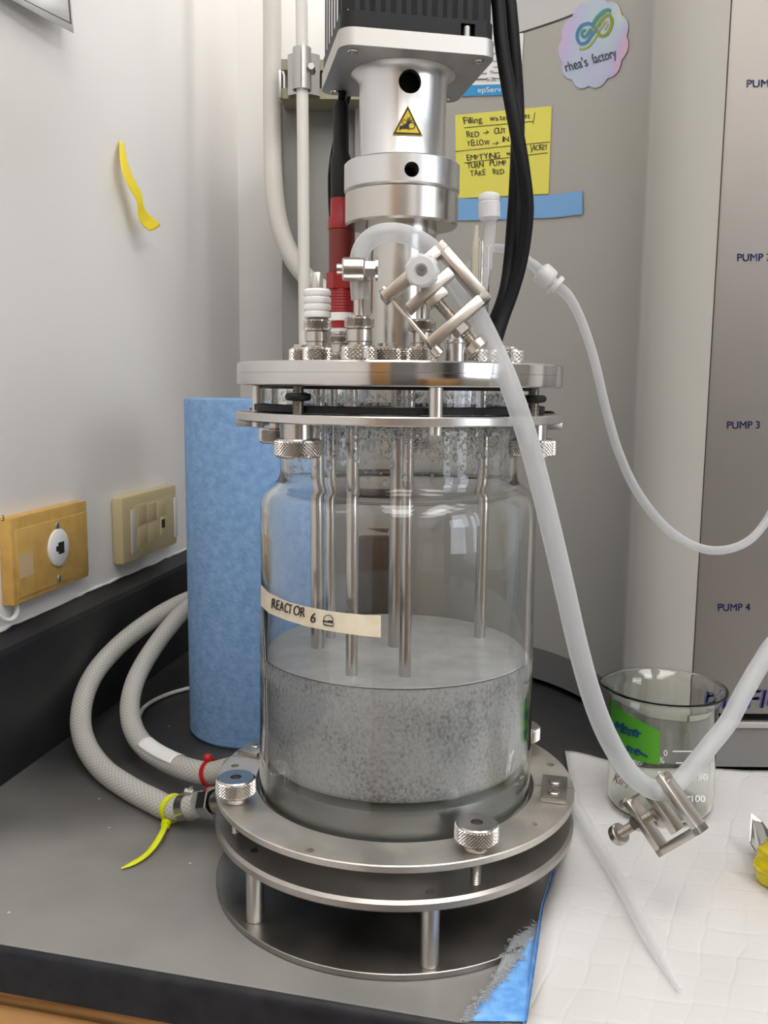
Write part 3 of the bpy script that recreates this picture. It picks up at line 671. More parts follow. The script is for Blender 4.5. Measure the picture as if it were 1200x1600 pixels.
b.m = 6; b.text("rhea's", 886, 113, 15, g, width=36, ang=R(-16), bold=.03); b.text('factory', 928.5, 100, 15, g, width=39, ang=R(-16), bold=.03)
tag(b.build('scalloped_sticker', ['holo', 'logo_teal', 'logo_blue', 'logo_green', 'logo_pale', 'logo_lime', 'ink_grey'], sharp=80), 'iridescent scalloped sticker with a double loop mark, on the grey console', 'sticker')

# ================================================================== BIOREACTOR
bio = thing('bioreactor', 'glass and steel bioreactor vessel on round base plates in the middle of the counter', 'bioreactor', (0, 0, 0))
b = MB(); b.lathe([(0, .0003), (.1215, .0003), (.1221, .001), (.1221, .0042), (.1217, .0046), (0, .0046)], n=128); b.build('base_plate', 'steel_dark', bio)
for x, y in ((-.0868, -.0695), (.0198, -.1125), (.105, .03), (-.02, .112)):
    b = MB(); b.cyl(.0055, .0046, .0415, (x, y, 0), 24, .0005); b.build('leg', 'steel', bio)
b = MB(); b.lathe([(0, .0414), (.1205, .0414), (.1219, .0428), (.1219, .0466), (.1200, .0484), (0, .0484)], n=128); sp_ = b.build('support_plate', 'steel_plate', bio)
d = MB()
for x, y in ((.020, -.1105), (-.0872, -.0655), (-.1107, -.01), (.10, .055)): d.cyl(.0031, .044, .06, (x, y, 0), 16)
cut(sp_, d)
b = MB(); b.lathe([(0, .0300), (.080, .0300), (.084, .034), (.084, .0413), (0, .0413)], n=96); b.build('under_disc', 'steel_dark', bio)
b = MB(); b.lathe([(.0945, .0652), (.1211, .0652), (.1217, .0658), (.1217, .0693), (.1211, .0699), (.0951, .0699), (.0945, .0693)], n=160, closed=True); rg = b.build('retaining_ring', 'steel_top', bio)
d = MB()
for x, y in ((.1112, .0195), (.0842, -.0702), (-.112, .012), (-.05, -.105), (0.03, .11)): d.cyl(.0028, .05, .09, (x, y, 0), 16)
for a in (R(-9), R(166)):
    d.M = MX.Rotation(a, 4, 'Z'); d.box((.108, 0, .0676), (.04, .0009, .01)); d.M = None
cut(rg, d)
def knob(x, y, z, name='thumb_screw', r=.0126, h=.0112, neck=.0048, stud=.022, rn=.0078):
    b = MB(); b.lathe([(0, z), (rn - .0006, z), (rn, z + .0006), (rn, z + neck), (0, z + neck)], (x, y, 0), 32); b.knurl(r, z + neck, z + neck + h, (x, y, 0), rows=9, rin=.0036)
    k = b.build(name, 'knurled_steel', bio, sharp=20)
    if stud: b = MB(); b.thread(.0032, z - stud, z, (x, y, 0)); b.build('stud', 'thread_steel', k)
for a in (R(202.5), R(294.8), R(29.5)): knob(.1108 * math.cos(a), .1108 * math.sin(a), .07)
for a in (R(-12.5), R(155)):
    b = MB(); b.M = MX.Rotation(a, 4, 'Z'); b.box((.1085, 0, .0715), (.0165, .037, .003), .0004); j = b.build('joint_plate', 'steel_dark', bio)
    for q in (-.0095, .0065):
        b = MB(); b.M = MX.Rotation(a, 4, 'Z') @ MX.Translation((.1085, q, 0)); b.lathe([(0, .0725), (.0042, .0725), (.0042, .0738), (.0036, .0744), (.0014, .0744), (.0012, .0734), (0, .0734)], n=20); b.build('screw', 'knurled_steel', j)
# vessel: one closed turned wall
prof_o = [(.0902, .0492), (.0922, .052), (.0924, .0720), (.0924, .10), (.0915, .16), (.0908, .21), (.0906, .252), (.0904, .2575), (.0898, .2620), (.0886, .2655), (.0866, .2688), (.0840, .2712), (.0812, .2728), (.0790, .2748), (.0779, .2775), (.0776, .2820), (.0776, .290), (.0776, .318), (.0786, .3215), (.0860, .3233), (.0885, .3238), (.0885, .3332)]
prof_i = [(.0735, .3332), (.0735, .280), (.0738, .2752), (.0750, .2715), (.0775, .2690), (.0806, .2672), (.0832, .2648), (.0850, .2610), (.0860, .255), (.0863, .21), (.0868, .16), (.0876, .10), (.0882, .07), (.0884, .0492)]
b = MB(); b.lathe(prof_o + prof_i + [(.0902, .0492)], n=160); ves = b.build('glass_vessel', 'vessel_glass', bio, sharp=60)
b = MB(); b.lathe([(0, .0486), (.0870, .0486), (.0874, .049), (.0872, .0815), (.0860, .0850), (.083, .0866), (0, .0868)], n=96); b.build('heating_cup', 'cup_steel', bio)
# name tape on the vessel
def vr(z):
    for (r0, z0), (r1, z1) in zip(prof_o[3:7], prof_o[4:8]):
        if z0 <= z <= z1: return r0 + (r1 - r0) * (z - z0) / (z1 - z0)
    return .0908
def onves(px, py, off=.0005):
    p = atcyl(px, py, .0910); return atcyl(px, py, vr(p.z) + off)
tc = [(407.5, 913, 946), (420, 926, 958), (450, 940, 970), (480, 948, 979), (510, 954, 985), (540, 958, 990), (570, 960.5, 994), (595, 961.5, 996)]
def tape_v(u, v):
    n = len(tc) - 1; k = min(int(u * n), n - 1); a = u * n - k
    x = tc[k][0] + (tc[k + 1][0] - tc[k][0]) * a; t_ = tc[k][1] + (tc[k + 1][1] - tc[k][1]) * a; q = tc[k][2] + (tc[k + 1][2] - tc[k][2]) * a
    return onves(x, t_ + (q - t_) * v)
b = MB(); b.quads(0, 0, 1, 1, tape_v, 42, 2); b.m = 1
g = lambda x, y: onves(x, y, .0010)
for ch, x, y, w_ in zip('REACTOR', (423.5, 430.5, 436, 443.5, 449.5, 457.5, 468.5), (950, 952.5, 954.5, 957, 959, 961, 963.5), (6, 5, 6, 6, 5.5, 10, 7)): b.text(ch, x, y, 15, g, width=w_, ang=R(5), bold=.03)
b.text('6', 484, 972, 15, g, width=8, ang=R(9), bold=.03)
HB = lambda l: [(400 + x * .175, 900 + y * .175) for x, y in l]
b.stroke(sp2(HB([(604, 392), (608, 368), (630, 352), (650, 350), (672, 360), (686, 385), (686, 398)])), 1.2, g)
b.poly(HB([(592, 400), (604, 392), (620, 400), (636, 402), (650, 395), (688, 400), (688, 424), (600, 410)]), g)
b.stroke(HB([(602, 412), (603, 434), (640, 444), (688, 452), (690, 424)]), 1.2, g); b.stroke(HB([(602, 430), (640, 442), (688, 450)]), 1.6, g)
for x, y in ((640, 362), (655, 366), (668, 372)): b.stroke(HB([(x, y), (x + 4, y + 4)]), 1, g)
b.build('name_tape', ['tape_cream', 'ink_black'], ves, sharp=80)
# condensation inside the neck and flange: nobody could count it
b = MB(); rnd = random.Random(11)
for i in range(3600):
    big = i < 60
    if i < 2600: z = .3135 - abs(rnd.gauss(0, .012)); 
    else: z = rnd.uniform(.3245, .3315)
    if z < .284: z = rnd.uniform(.290, .312)
    if big: z = rnd.uniform(.279, .298)
    a = rnd.uniform(PI * 1.0, PI * 2.0) if i % 4 else rnd.uniform(0, PI)
    rad = .0737 if z < .3225 else .0883; r_ = rnd.uniform(.0012, .0023) if big else rnd.uniform(.0004, .0010)
    if z > .3225: rad = .0733
    b.M = MX.Rotation(a, 4, 'Z') @ MX.Translation((rad, 0, z)) @ MX.Diagonal((.45, 1, rnd.uniform(1, 1.6 if big else 1.25), 1))
    b.ball((0, 0, 0), r_, n=7, k=4)
b.M = None; o = b.build('condensation', 'droplet', ves, sharp=80); o['kind'] = 'stuff'
# liquid
zs = .1605
b = MB(); b.lathe([(0, .0873), (.074, .0874), (.080, .088), (.0838, .0897), (.0866, .0941), (.0874, .10), (.0869, .155), (.0868, zs), (.084, zs - .0006), (0, zs - .0006)], n=128)
lq = b.build('cloudy_liquid', 'liquid', sharp=40); tag(lq, 'cloudy grey bubbling liquid filling the lower part of the glass vessel', 'liquid', kind='stuff')
b = MB(); b.lathe([(0, zs - .0004), (.080, zs - .0003), (.0866, zs + .0006), (.0866, zs + .0014), (.080, zs + .0003), (0, zs + .0002)], n=96); b.build('foam', 'foam', lq)
# lid stack
b = MB(); b.lathe([(.0790, .3196), (.0935, .3196), (.0938, .32), (.0938, .3232), (.0935, .3236), (.0790, .3236)], n=128, closed=True); b.build('gasket', 'black_rubber', bio)
b = MB(); b.lathe([(.0795, .3136), (.1043, .3136), (.105, .3143), (.105, .3182), (.1043, .3189), (.0795, .3189)], n=160, closed=True); cr = b.build('clamp_ring', 'steel', bio)
b = MB(); b.lathe([(0, .3352), (.1036, .3352), (.1043, .3358), (.1044, .3361), (.1044, .34258), (.10415, .34270), (.1044, .34282), (.1044, .3483), (.1036, .3492), (0, .3492)], n=160); b.build('head_plate', 'steel_polish', bio)
b = MB(); b.lathe([(.074, .3333), (.0895, .3333), (.0895, .3352), (.074, .3352)], n=96, closed=True); b.build('lid_seal', 'black_rubber', bio)
for a, sz in ((R(176), 0), (R(4), 0)):
    b = MB(); b.M = MX.Rotation(a, 4, 'Z'); b.box((.0965, 0, .3111), (.0155, .034, .0048), .0005); jp = b.build('joint_plate', 'steel_dark', bio)
    b = MB(); b.M = MX.Rotation(a, 4, 'Z'); b.lathe([(0, .3189), (.0038, .3189), (.0038, .3196), (.002, .3206), (0, .3206)], (.097, -.009, 0), 16); b.build('screw', 'black_anodised', jp)
for i, (x, y) in enumerate(((-.0585, -.0775), (.0790, -.0545), (.012, .098), (-.085, .052))):
    b = MB(); zk = .3045; b.lathe([(0, .3136), (.0085, .3136), (.0085, .3052), (0, .3052)], (x, y, 0), 28)
    b.knurl(.0135, .2945, .3052, (x, y, 0), rows=9); k = b.build('thumb_screw', 'knurled_steel', bio, sharp=20)
    b = MB(); b.thread(.0034, .3136, .3352, (x, y, 0)); b.build('stud', 'thread_steel', k)
    b = MB(); b.tube([(x + .0054 * math.cos(q), y + .0054 * math.sin(q), .3288) for q in [2 * PI * j / 24 for j in range(25)]], .0022, 10, caps=False); b.build('rubber_ring', 'black_rubber', k)
for x, y in ((.0185, -.0965), (-.09, -.015), (.06, .075)):
    b = MB(); b.cyl(.0040, .3085, .3352, (x, y, 0), 24, .0004); b.build('spacer_post', 'steel', bio)
# rods and tubes inside
for x, y, r_, z0 in ((-.0275, -.060, .0036, .110), (.0045, -.061, .0036, .116), (.0, .004, .0055, .10), (-.046, .024, .0035, .13), (-.053, -.002, .0045, .13), (.060, .028, .004, .12)):
    b = MB(); b.cyl(r_, z0, .3352, (x, y, 0), 20); b.build('impeller_shaft' if r_ > .005 else 'dip_tube', 'steel_turned', bio)
b = MB(); b.cyl(.012, .1, .112, (0, .004, 0), 20)
for k in range(6):
    b.M = MX.Translation((0, .004, 0)) @ MX.Rotation(k * PI / 3, 4, 'Z'); b.box((.02, 0, .106), (.018, .002, .014))
b.M = None; b.build('impeller', 'steel_turned', bio)
# bearing column
b = MB(); b.lathe([(0, .3492), (.0245, .3492), (.0245, .3560), (.0240, .3572), (.0190, .3572), (.0190, .4290), (.0225, .4300), (.0225, .4353), (0, .4353)], n=64); b.build('bearing_column', 'steel_turned', bio)
b = MB(); b.lathe([(0, .4353), (.0345, .4353), (.0358, .4366), (.0358, .4543), (.0352, .4549), (0, .4549)], n=96); b.build('bearing_housing', 'steel_turned', bio)

# ---- fittings on the head plate
ZP = .3492
def fitting(x, y, spec, body='steel_turned', name='port_fitting'):
    """spec: list of ('n' knurled | 'c' plain | 't' thread, radius, z0, z1) above the plate"""
    b = MB(); kn = []
    for kd, r_, a, q in spec:
        if kd == 'n': kn.append((r_, a, q))
        else: b.cyl(r_, ZP + a, ZP + q, (x, y, 0), 28, .0003)
    o = b.build(name, body, bio)
    for r_, a, q in kn: o2 = MB().knurl(r_, ZP + a, ZP + q, (x, y, 0), n=22, rows=7, amp=.0007).build('knurled_nut', 'knurled_steel', o, sharp=20)
    return o
# port with the ribbed white plug
X1, Y1 = -.0500, -.045
f1 = fitting(X1, Y1, [('c', .0065, .009, .012), ('c', .0074, .012, .018)]+[('n', .0085, 0, .0095), ('n', .0080, .018, .0255)])
b = MB(); pr = [(0, .0262)]
for k in range(4):
    z = .0262 + k * .0042; pr += [(.0078, z), (.0082, z + .0006), (.0082, z + .0030), (.0074, z + .0034), (.0070, z + .0042)]
pr += [(.0072, .0430), (0, .0430)]; b.lathe(pr, (X1, Y1, ZP), 32); b.build('ribbed_plug', 'fluoropolymer', f1)
b = MB(); b.lathe([(0, .043), (.0034, .043), (.0034, .0505), (.0026, .0524), (0, .0528)], (X1, Y1, ZP), 20); b.build('pin', 'steel', f1)
fitting(-.0600, -.028, [('c', .006, .009, .011), ('n', .0085, 0, .0092)])
# port with the hose
X2, Y2 = -.0245, -.062
f2 = fitting(X2, Y2, [('c', .0066, .009, .0115), ('c', .0076, .0115, .0185), ('c', .0034, .026, .052), ('n', .0102, 0, .0095), ('n', .0083, .0185, .026)])
fitting(-.0085, -.050, [('c', .006, .009, .0115), ('n', .0095, 0, .0092)])
# probe port
XR, YR = -.0392, .030
fitting(XR, YR, [('c', .007, .0085, .014), ('n', .0095, 0, .0085), ('n', .0082, .014, .0205), ('c', .0068, .0205, .0235)])
# port behind the pinch clamp
f6 = fitting(.0120, -.050, [('c', .0062, .009, .0115), ('c', .0064, .0115, .018), ('n', .0095, 0, .0095), ('n', .0080, .018, .0255)])
b = MB(); b.cyl(.0035, .0255, .048, (.0120, -.050, ZP), 20); b.build('sight_tube', 'steel_polish', f6)
f7 = fitting(.0325, -.045, [('c', .0062, 0, .012), ('c', .0066, .012, .0145)])
b = MB(); b.lathe([(0, .0145), (.0050, .0145), (.0052, .019), (.0046, .0215), (.0028, .0232), (0, .0236)], (.0325, -.045, ZP), 24); b.build('dome_cap', 'aluminium', f7)
fitting(.0445, -.038, [('c', .006, .009, .012), ('n', .0092, 0, .0095)])
fitting(.0640, -.038, [('c', .007, .009, .0105), ('n', .0105, 0, .0095)])
for x, y, z in ((.049, -.022, .075), (.0535, -.018, .072)):
    b = MB(); b.cyl(.0016, .0, z, (x, y, ZP), 12); b.build('sample_needle', 'steel_turned', bio)

# ================================================================== STIRRER MOTOR
mot = thing('stirrer_motor', 'black stirrer motor on an aluminium mounting plate and column above the vessel', 'motor', (0, 0, .4551))
b = MB(); b.lathe([(.0225, .4551), (.0350, .4551), (.0364, .4565), (.0364, .4721), (.0356, .4729), (.0276, .4731), (.0272, .4738), (.0272, .5195), (.0285, .5235), (.0315, .5258), (.0325, .5264), (.0225, .5264)], n=128, closed=True)
col = b.build('coupling_column', 'aluminium', mot)
d = MB()
for px, py, r_ in ((641, 127, .0068), (643.5, 264.5, .0044)):
    p = atcyl(px, py, .0275 if py < 200 else .0364); q = V((p.x, p.y, 0)).normalized() * .021
    d.M = along(V((q.x * .8, q.y * .8, p.z)), V((q.x * 3, q.y * 3, p.z))); d.cyl(r_, 0, .06, n=32)
d.M = None; cut(col, d)
b = MB(); b.cyl(.0118, .4560, .5262, n=32); b.build('coupler', 'hole_dark', mot)
YAW = R(11.0)
def rrect(h, r, n=6):
    o = []
    for k, (sx, sy) in enumerate(((1, 1), (-1, 1), (-1, -1), (1, -1))):
        for i in range(n + 1): a = R(90 * k) + R(90) * i / n; o.append((sx * (h - r) + r * math.cos(a), sy * (h - r) + r * math.sin(a)))
    ca, sa = math.cos(YAW), math.sin(YAW); return [(x * ca - y * sa, x * sa + y * ca) for x, y in o]
b = MB(); b.prism(rrect(.0462, .009), .5265, .5362); pl = b.build('mounting_plate', 'aluminium_matt', mot, sharp=40)
RY = MX.Rotation(YAW, 4, 'Z')
for sx in (-1, 1):
    for sy in (-1, 1):
        b = MB(); b.M = RY; b.lathe([(.0032, .5264), (.0032, .5258), (.0026, .5252), (.0018, .5252), (.0016, .5262), (0, .5262)], (sx * .0375, sy * .0375, 0), 20); b.build('bolt', 'steel_turned', pl)
b = MB(); b.prism(rrect(.0452, .008), .5364, .5455); fl = b.build('motor_flange', 'black_anodised', mot, sharp=40)
d = MB(); d.M = RY; d.box((.0285, -.0452, .5395), (.0085, .012, .0078)); d.M = None; cut(fl, d)
for p in fl.data.polygons: p.material_index = 0
b = MB(); b.M = RY; b.cyl(.0022, .5364, .5425, (.0285, -.0425, 0), 12); b.build('pin', 'galvanised', fl)
for sx in (-1, 1):
    for sy in (-1, 1):
        b = MB(); b.M = RY; b.lathe([(0, .5455), (.0036, .5455), (.0036, .547), (.0026, .5484), (0, .5488)], (sx * .0385, sy * .0385, 0), 16); b.build('screw', 'knurled_steel', fl)
b = MB(); fin = []
hw = .0442
for sgn in range(4):
    for k in range(13):
        x = -hw * .82 + k * hw * 1.64 / 12; y = -hw if k % 2 == 0 else -hw + .0018
        x1_ = x - .0015; x2_ = x + .0015
        ca, sa = math.cos(sgn * PI / 2 + YAW), math.sin(sgn * PI / 2 + YAW)
        fin += [(xx * ca - y * sa, xx * sa + y * ca) for xx in (x1_, x2_)]
b.prism(fin, .5455, .64); b.build('motor_body', 'black_anodised', mot, smooth=False)
b = MB(); b.M = RY; b.box((-.0432, .006, .585), (.0012, .055, .075), .0003); b.build('rating_plate', 'paper', mot)
# warning sign
b = MB(); g = lambda x, y: atcyl(x, y, .0277); SG = lambda l: [(600 + x / 15, 150 + y / 15) for x, y in l]
def tri(c, s):  # rounded triangle ring scaled about its middle
    cx_, cy_ = 553, 660; o = []
    for (x, y), (x2, y2) in zip(c, c[1:] + c[:1]): o += [(x + (x2 - x) * k / 10, y + (y2 - y) * k / 10) for k in range(10)]
    return [(cx_ + (x - cx_) * s, cy_ + (y - cy_) * s) for x, y in o]
T3 = [(560, 215), (912, 935), (190, 905)]
def fill(pts, f):
    N = len(pts); cx_ = sum(p[0] for p in pts) / N; cy_ = sum(p[1] for p in pts) / N; K = 4; vs = [f(cx_, cy_)]; fs = []
    for k in range(1, K + 1): vs += [f(cx_ + (x - cx_) * k / K, cy_ + (y - cy_) * k / K) for x, y in pts]
    for i in range(N):
        j = (i + 1) % N; fs.append([0, 1 + i, 1 + j])
        for k in range(K - 1): fs.append([1 + k * N + i, 1 + (k + 1) * N + i, 1 + (k + 1) * N + j, 1 + k * N + j])
    b.add(vs, fs)
fill(SG(tri(T3, 1.0)), g); g2 = lambda x, y: atcyl(x, y, .0279); b.m = 1
fill(SG(tri(T3, .93)), g2); b.m = 0; g3 = lambda x, y: atcyl(x, y, .0281); fill(SG(tri(T3, .76)), g3); b.m = 1; g4 = lambda x, y: atcyl(x, y, .0283)
b.poly(SG([(350, 810), (370, 700), (440, 690), (530, 640), (590, 680), (570, 740), (610, 810), (540, 770), (430, 770)]), g4)
for l, w_ in (([(530, 660), (565, 580), (560, 510)], 2.0), ([(560, 660), (595, 580), (612, 490)], 2.0), ([(580, 650), (630, 590), (670, 555)], 2.0)): b.stroke(SG(l), w_, g4)
for cx_, cy_, r_, w_ in ((485, 610, 50, 1.1), (650, 695, 75, 1.4)):
    b.stroke(SG([(cx_ + r_ * math.cos(2 * PI * k / 24), cy_ + r_ * math.sin(2 * PI * k / 24)) for k in range(24)]), w_, g4, closed=True)
    for k in range(10): a = 2 * PI * k / 10; b.stroke(SG([(cx_ + q * math.cos(a), cy_ + q * math.sin(a)) for q in (r_, r_ * 1.22)]), 1.1, g4)
b.build('warning_sign', ['sign_yellow', 'ink_black'], mot, sharp=80)

# ================================================================== RED PROBE
pr = thing('probe', 'red sensor probe with a black cable connector, beside the bearing column', 'probe', (XR, YR, ZP + .0235))
cz = lambda z: (XR, YR, z)
zy = lambda y: at(537, y, YR).z - ZP
Za, Zb, Zc, Zd, Ze, Zf, Zg, Zh = [zy(q) for q in (520, 513, 502, 489, 452, 427, 359, 311)]
b = MB(); b.cyl(.0074, .0225, Zb, cz(ZP), 28); b.cyl(.0090, Zc, Zd, cz(ZP), 28, .0005); b.build('sealing_ring', 'white_plastic', pr)
b = MB(); b.cyl(.0080, Zb, Zc, cz(ZP), 28); pz = [(0, Zd)]
for k in range(8): z = Zd + k * (Ze - Zd) / 8; h = (Ze - Zd) / 8; pz += [(.0086, z), (.0092, z + .45 * h), (.0086, z + .9 * h)]
pz += [(.0086, Ze), (0, Ze)]; b.lathe(pz, cz(ZP), 28); b.M = MX.Translation((XR, YR, ZP)); b.cyl(.0104, Ze, Zf, n=6); b.M = None; b.build('threaded_gland', 'red_plastic', pr)
b = MB(); b.cyl(.0088, Zf, Zg, cz(ZP), 28, .0004); b.build('probe_body', 'red_dark', pr)
b = MB(); b.lathe([(0, Zg), (.0092, Zg), (.0092, Zg + .006), (.0078, Zg + .009), (.0076, Zh), (0, Zh)], cz(ZP), 28); b.build('probe_head', 'red_plastic', pr)
x, y = XR - .0008, YR
b = MB(); b.lathe([(0, Zh), (.0066, Zh), (.0068, zy(250)), (.0062, zy(244)), (.0054, zy(240)), (.0051, zy(168)), (.0042, zy(160)), (0, zy(160))], (x, y, ZP), 24); b.build('cable_connector', 'black_anodised', pr)
zt = ZP + zy(162); b = MB(); b.tube(spline([(x, y, zt), (x + .003, y + .004, zt + .02), (x + .009, y + .03, zt + .045), (x + .016, y + .07, zt + .09), (x + .018, y + .09, zt + .18)]), .0026, 12); b.build('probe_cable', 'black_cable', pr)
b = MB(); b.tube(spline([at(518, 350, YR + .014), at(516, 300, YR + .015), at(517, 262, YR + .015), at(524, 220, YR + .014), at(536, 180, YR + .014), at(545, 150, YR + .016), at(552, 100, YR + .03)]), .0016, 10)
tag(b.build('sensor_lead', 'black_cable'), 'thin black lead running up behind the red probe connector', 'cable')

# ================================================================== SILICONE TUBING
pts = [at(563, 468, Y2), at(561, 440, Y2), at(560, 412, Y2), at(567, 386, Y2), at(586, 368, Y2), at(614, 363, -.062), at(644, 370, -.062), at(672, 387, -.060), at(698, 417, -.058), at(722, 455, -.062), at(745, 490, -.072), at(772, 545, -.083), at(796, 600, -.092), at(826, 690, -.098), at(852, 790, -.102), at(878, 900, -.104), at(903, 1010, -.104), at(927, 1095, -.102), at(953, 1158, -.098), at(985, 1208, -.082), at(1020, 1234, -.067), at(1046, 1231, -.060), at(1068, 1214, -.055), at(1090, 1189, -.051), at(1112, 1161, -.046), at(1138, 1128, -.038), at(1163, 1081, -.028), at(1188, 1038, -.017), at(1215, 1000, -.005), at(1290, 930, .03), at(1420, 900, .08)]
ps = spline(pts, 8); N = len(ps)
tag(MB().tube(ps, [.0053 + .0006 * min(1, i / N * 1.6) for i in range(N)], 20).build('drain_tubing', 'silicone', sharp=60), 'thick milky silicone tubing looping from the head plate down past the beaker', 'tubing')
# worm clamp on the tube at the port
t = thing('hose_clamp', 'small nickel hose clamp gripping the tubing on the head plate port', 'hose clamp', tuple(at(561, 425, Y2)))
cz_ = at(561, 424, Y2).z
b = MB(); b.lathe([(.0055, -.0055), (.0061, -.0055), (.0061, .0055), (.0055, .0055)], (X2, Y2, cz_), 40, closed=True); b.build('band', 'nickel', t)
b = MB(); b.M = along((X2 - .0105, Y2 - .0095, cz_), (X2 + .0075, Y2 - .0095, cz_)); b.cyl(.0066, .001, .014, n=28, bev=.001); b.cyl(.003, -.002, .002, n=16); b.build('housing', 'nickel', t)
b = MB(); b.M = along((X2 + .003, Y2 - .0095, cz_), (X2 + .012, Y2 - .0095, cz_)); b.cyl(.0048, 0, .0065, n=6, bev=.0005); b.cyl(.0066, .0062, .0075, n=20); b.build('screw_head', 'steel_polish', t)

def pinch_clamp(M, label, knob_w, bar_w, L_=.0455, H=.042, D=.012, T=.0062):
    t = thing('pinch_clamp', label, 'clamp', tuple(M.translation))
    b = MB(); b.M = M; b.box((-L_ / 2, T / 2, 0), (L_, T, D), .0007); b.box((-T / 2, H / 2, 0), (T, H, D), .0007); b.box((-L_ / 2 + .001, H - T / 2, 0), (L_ - .002, T, D), .0007); b.build('frame', 'nickel', t)
    b = MB(); b.M = M; b.box((-L_ / 2 - .0005, bar_w, 0), (L_ - .014, .0058, D * .92), .0006); b.box((-L_ / 2, bar_w + .005, 0), (.013, .006, D * .6), .0006); b.build('jaw', 'nickel', t)
    k = MB(); k.M = M @ along((-.0235, bar_w + .006, 0), (-.0235, knob_w, 0)); ln = knob_w - bar_w - .006
    k.thread(.0032, 0, ln, n=20, pitch=.0016); s_ = k.build('screw', 'thread_steel', t, sharp=20)
    k = MB(); k.M = M @ along((-.0235, H, 0), (-.0235, knob_w, 0)); k.cyl(.0055, 0, .0045, n=6); k.build('nut', 'nickel', t)
    k = MB(); k.M = M @ along((-.0235, knob_w - .001, 0), (-.0235, knob_w + .006, 0)); k.cyl(.0068, 0, .0058, n=32, bev=.0007); k.build('knob', 'nickel', s_)
    k = MB(); k.M = M @ along((-L_ + .0035, -.0012, .0), (-L_ + .0035, H + .004, .0)); k.cyl(.0013, 0, H + .003, n=12); k.cyl(.0034, H + .001, H + .0065, n=20, bev=.0004); k.cyl(.0026, -.0006, .0015, n=14); k.build('pin', 'nickel', t)
    return t
pinch_clamp(frame(at(690, 378, -.076), (.75, .10, .655), (.63, -.1, -.765)), 'nickel pinch clamp on the silicone tubing in front of the bearing column', .0545, .0165)
B_ = at(1102, 1298, -.085); M2 = frame(B_, B_ - at(1040, 1210, -.0665), at(1036, 1336, -.0625) - B_)
pinch_clamp(M2, 'nickel pinch clamp hanging on the silicone tubing in front of the beaker', .0600, .0180, .0400, .0395, .0098, .0050)

# white luer fitting with an open bore, in front of the first clamp
p = at(663, 425, -.088); q = p + V((-.02, -.10, -.006)).normalized() * .012
t = thing('luer_fitting', 'white plastic luer fitting with an open bore in front of the pinch clamp', 'luer fitting', tuple(p))
b = MB(); b.M = along(p, q); n = 22; R0 = .0086
prof = [(.0038, .012), (.0074, .012), (R0, .011), (R0, .004), (.0074, .003), (.006, 0), (.0038, 0)]
b.lathe(prof, n=44, closed=True)
for k in range(11):
    a = 2 * PI * k / 11; M0 = b.M; b.M = M0 @ MX.Rotation(a, 4, 'Z'); b.box((R0, 0, .0075), (.0012, .0024, .006), .0004); b.M = M0
b.build('collar', 'luer_white', t)
b = MB(); b.M = along(p, q); b.lathe([(.0030, .0105), (.0037, .0105), (.0037, -.008), (.0022, -.008)], n=24, closed=True); b.build('nozzle', 'luer_white', t)

# capped upright luer tube
t = thing('capped_tube', 'upright clear tube with a white luer cap, in front of the blue masking tape', 'tube', tuple(at(748, 545, -.03)))
yk = -.03
a0_, a1_ = at(765, 345, yk), at(764, 318, yk)
b = MB(); b.M = along(a0_, a1_); b.lathe([(0, 0), (.0050, 0), (.0066, .0018), (.0066, .0105), (.0056, .0115), (.003, .012), (0, .012)], n=28); b.build('luer_lock', 'luer_white', t)
a0_, a1_ = at(764, 320, yk), at(764, 303, yk)
b = MB(); b.M = along(a0_, a1_); b.lathe([(0, 0), (.0035, 0), (.004, .0015), (.0062, .0020), (.0066, .0045), (.0058, .0062), (.003, .0072), (0, .0072)], n=28); b.build('cap', 'luer_white', t)
b = MB(); b.tube(spline([at(766, 344, yk), at(766, 365, yk), at(763, 388, yk), at(760, 420, yk)]), .0033, 16); b.tube(spline([at(760, 420, yk), at(754, 460, yk), at(746, 510, yk), at(740, 552, yk)]), .0022, 14); b.build('tube', 'clear_tube', t)
# cream tipped tube behind it
b = MB(); c_ = at(744, 545, .0); b.tube([c_, at(744, 470, .0), at(744, 405, 0), at(744, 385, 0), at(744, 368, 0), at(745, 352, 0)], [.0034, .0034, .0034, .0032, .0016, .0011], 14)
tag(b.build('tapered_tube', 'cream'), 'cream tube with a tapered tip standing behind the capped clear tube', 'tube')
# thin line with a connector
yk = .003
pts = [at(722, 470, yk), at(728, 430, yk), at(740, 405, yk), at(760, 390, yk), at(785, 388, yk), at(810, 397, yk), at(832, 413, yk), at(850, 429, yk)]
pts2 = [at(866, 444, yk), at(888, 463, yk), at(908, 500, yk), at(928, 560, yk - .002), at(947, 640, yk - .004), at(968, 710, yk - .004), at(998, 772, yk), at(1040, 824, .01), at(1085, 853, .02), at(1125, 860, .03), at(1165, 848, .04), at(1195, 818, .05), at(1230, 760, .06), at(1300, 680, .09)]
t = thing('feed_line', 'thin clear tubing with a white luer connector hanging in front of the console', 'tubing', tuple(pts[0]))
a_ = spline(pts, 8); c2 = spline(pts2, 8)
b = MB(); b.tube(a_, [.0026] * (len(a_) - 14) + [.0026 + .0008 * min(1, k / 6) for k in range(14)], 14); b.build('upper_tube', 'silicone_thin', t)
n = len(c2); b = MB(); b.tube(c2, [.0038 - .0008 * min(1, k / 14) for k in range(n)], 14); b.build('lower_tube', 'silicone_thin', t)
b = MB(); b.M = along(at(842, 422, yk), at(868, 446, yk)); b.lathe([(0, .0), (.004, 0), (.0068, .0016), (.0072, .003), (.0072, .0095), (.0065, .0105), (.004, .0110), (.004, .0128), (.0072, .0132), (.0072, .0160), (.0045, .0166), (0, .0166)], n=12); b.build('connector', 'luer_white', t)

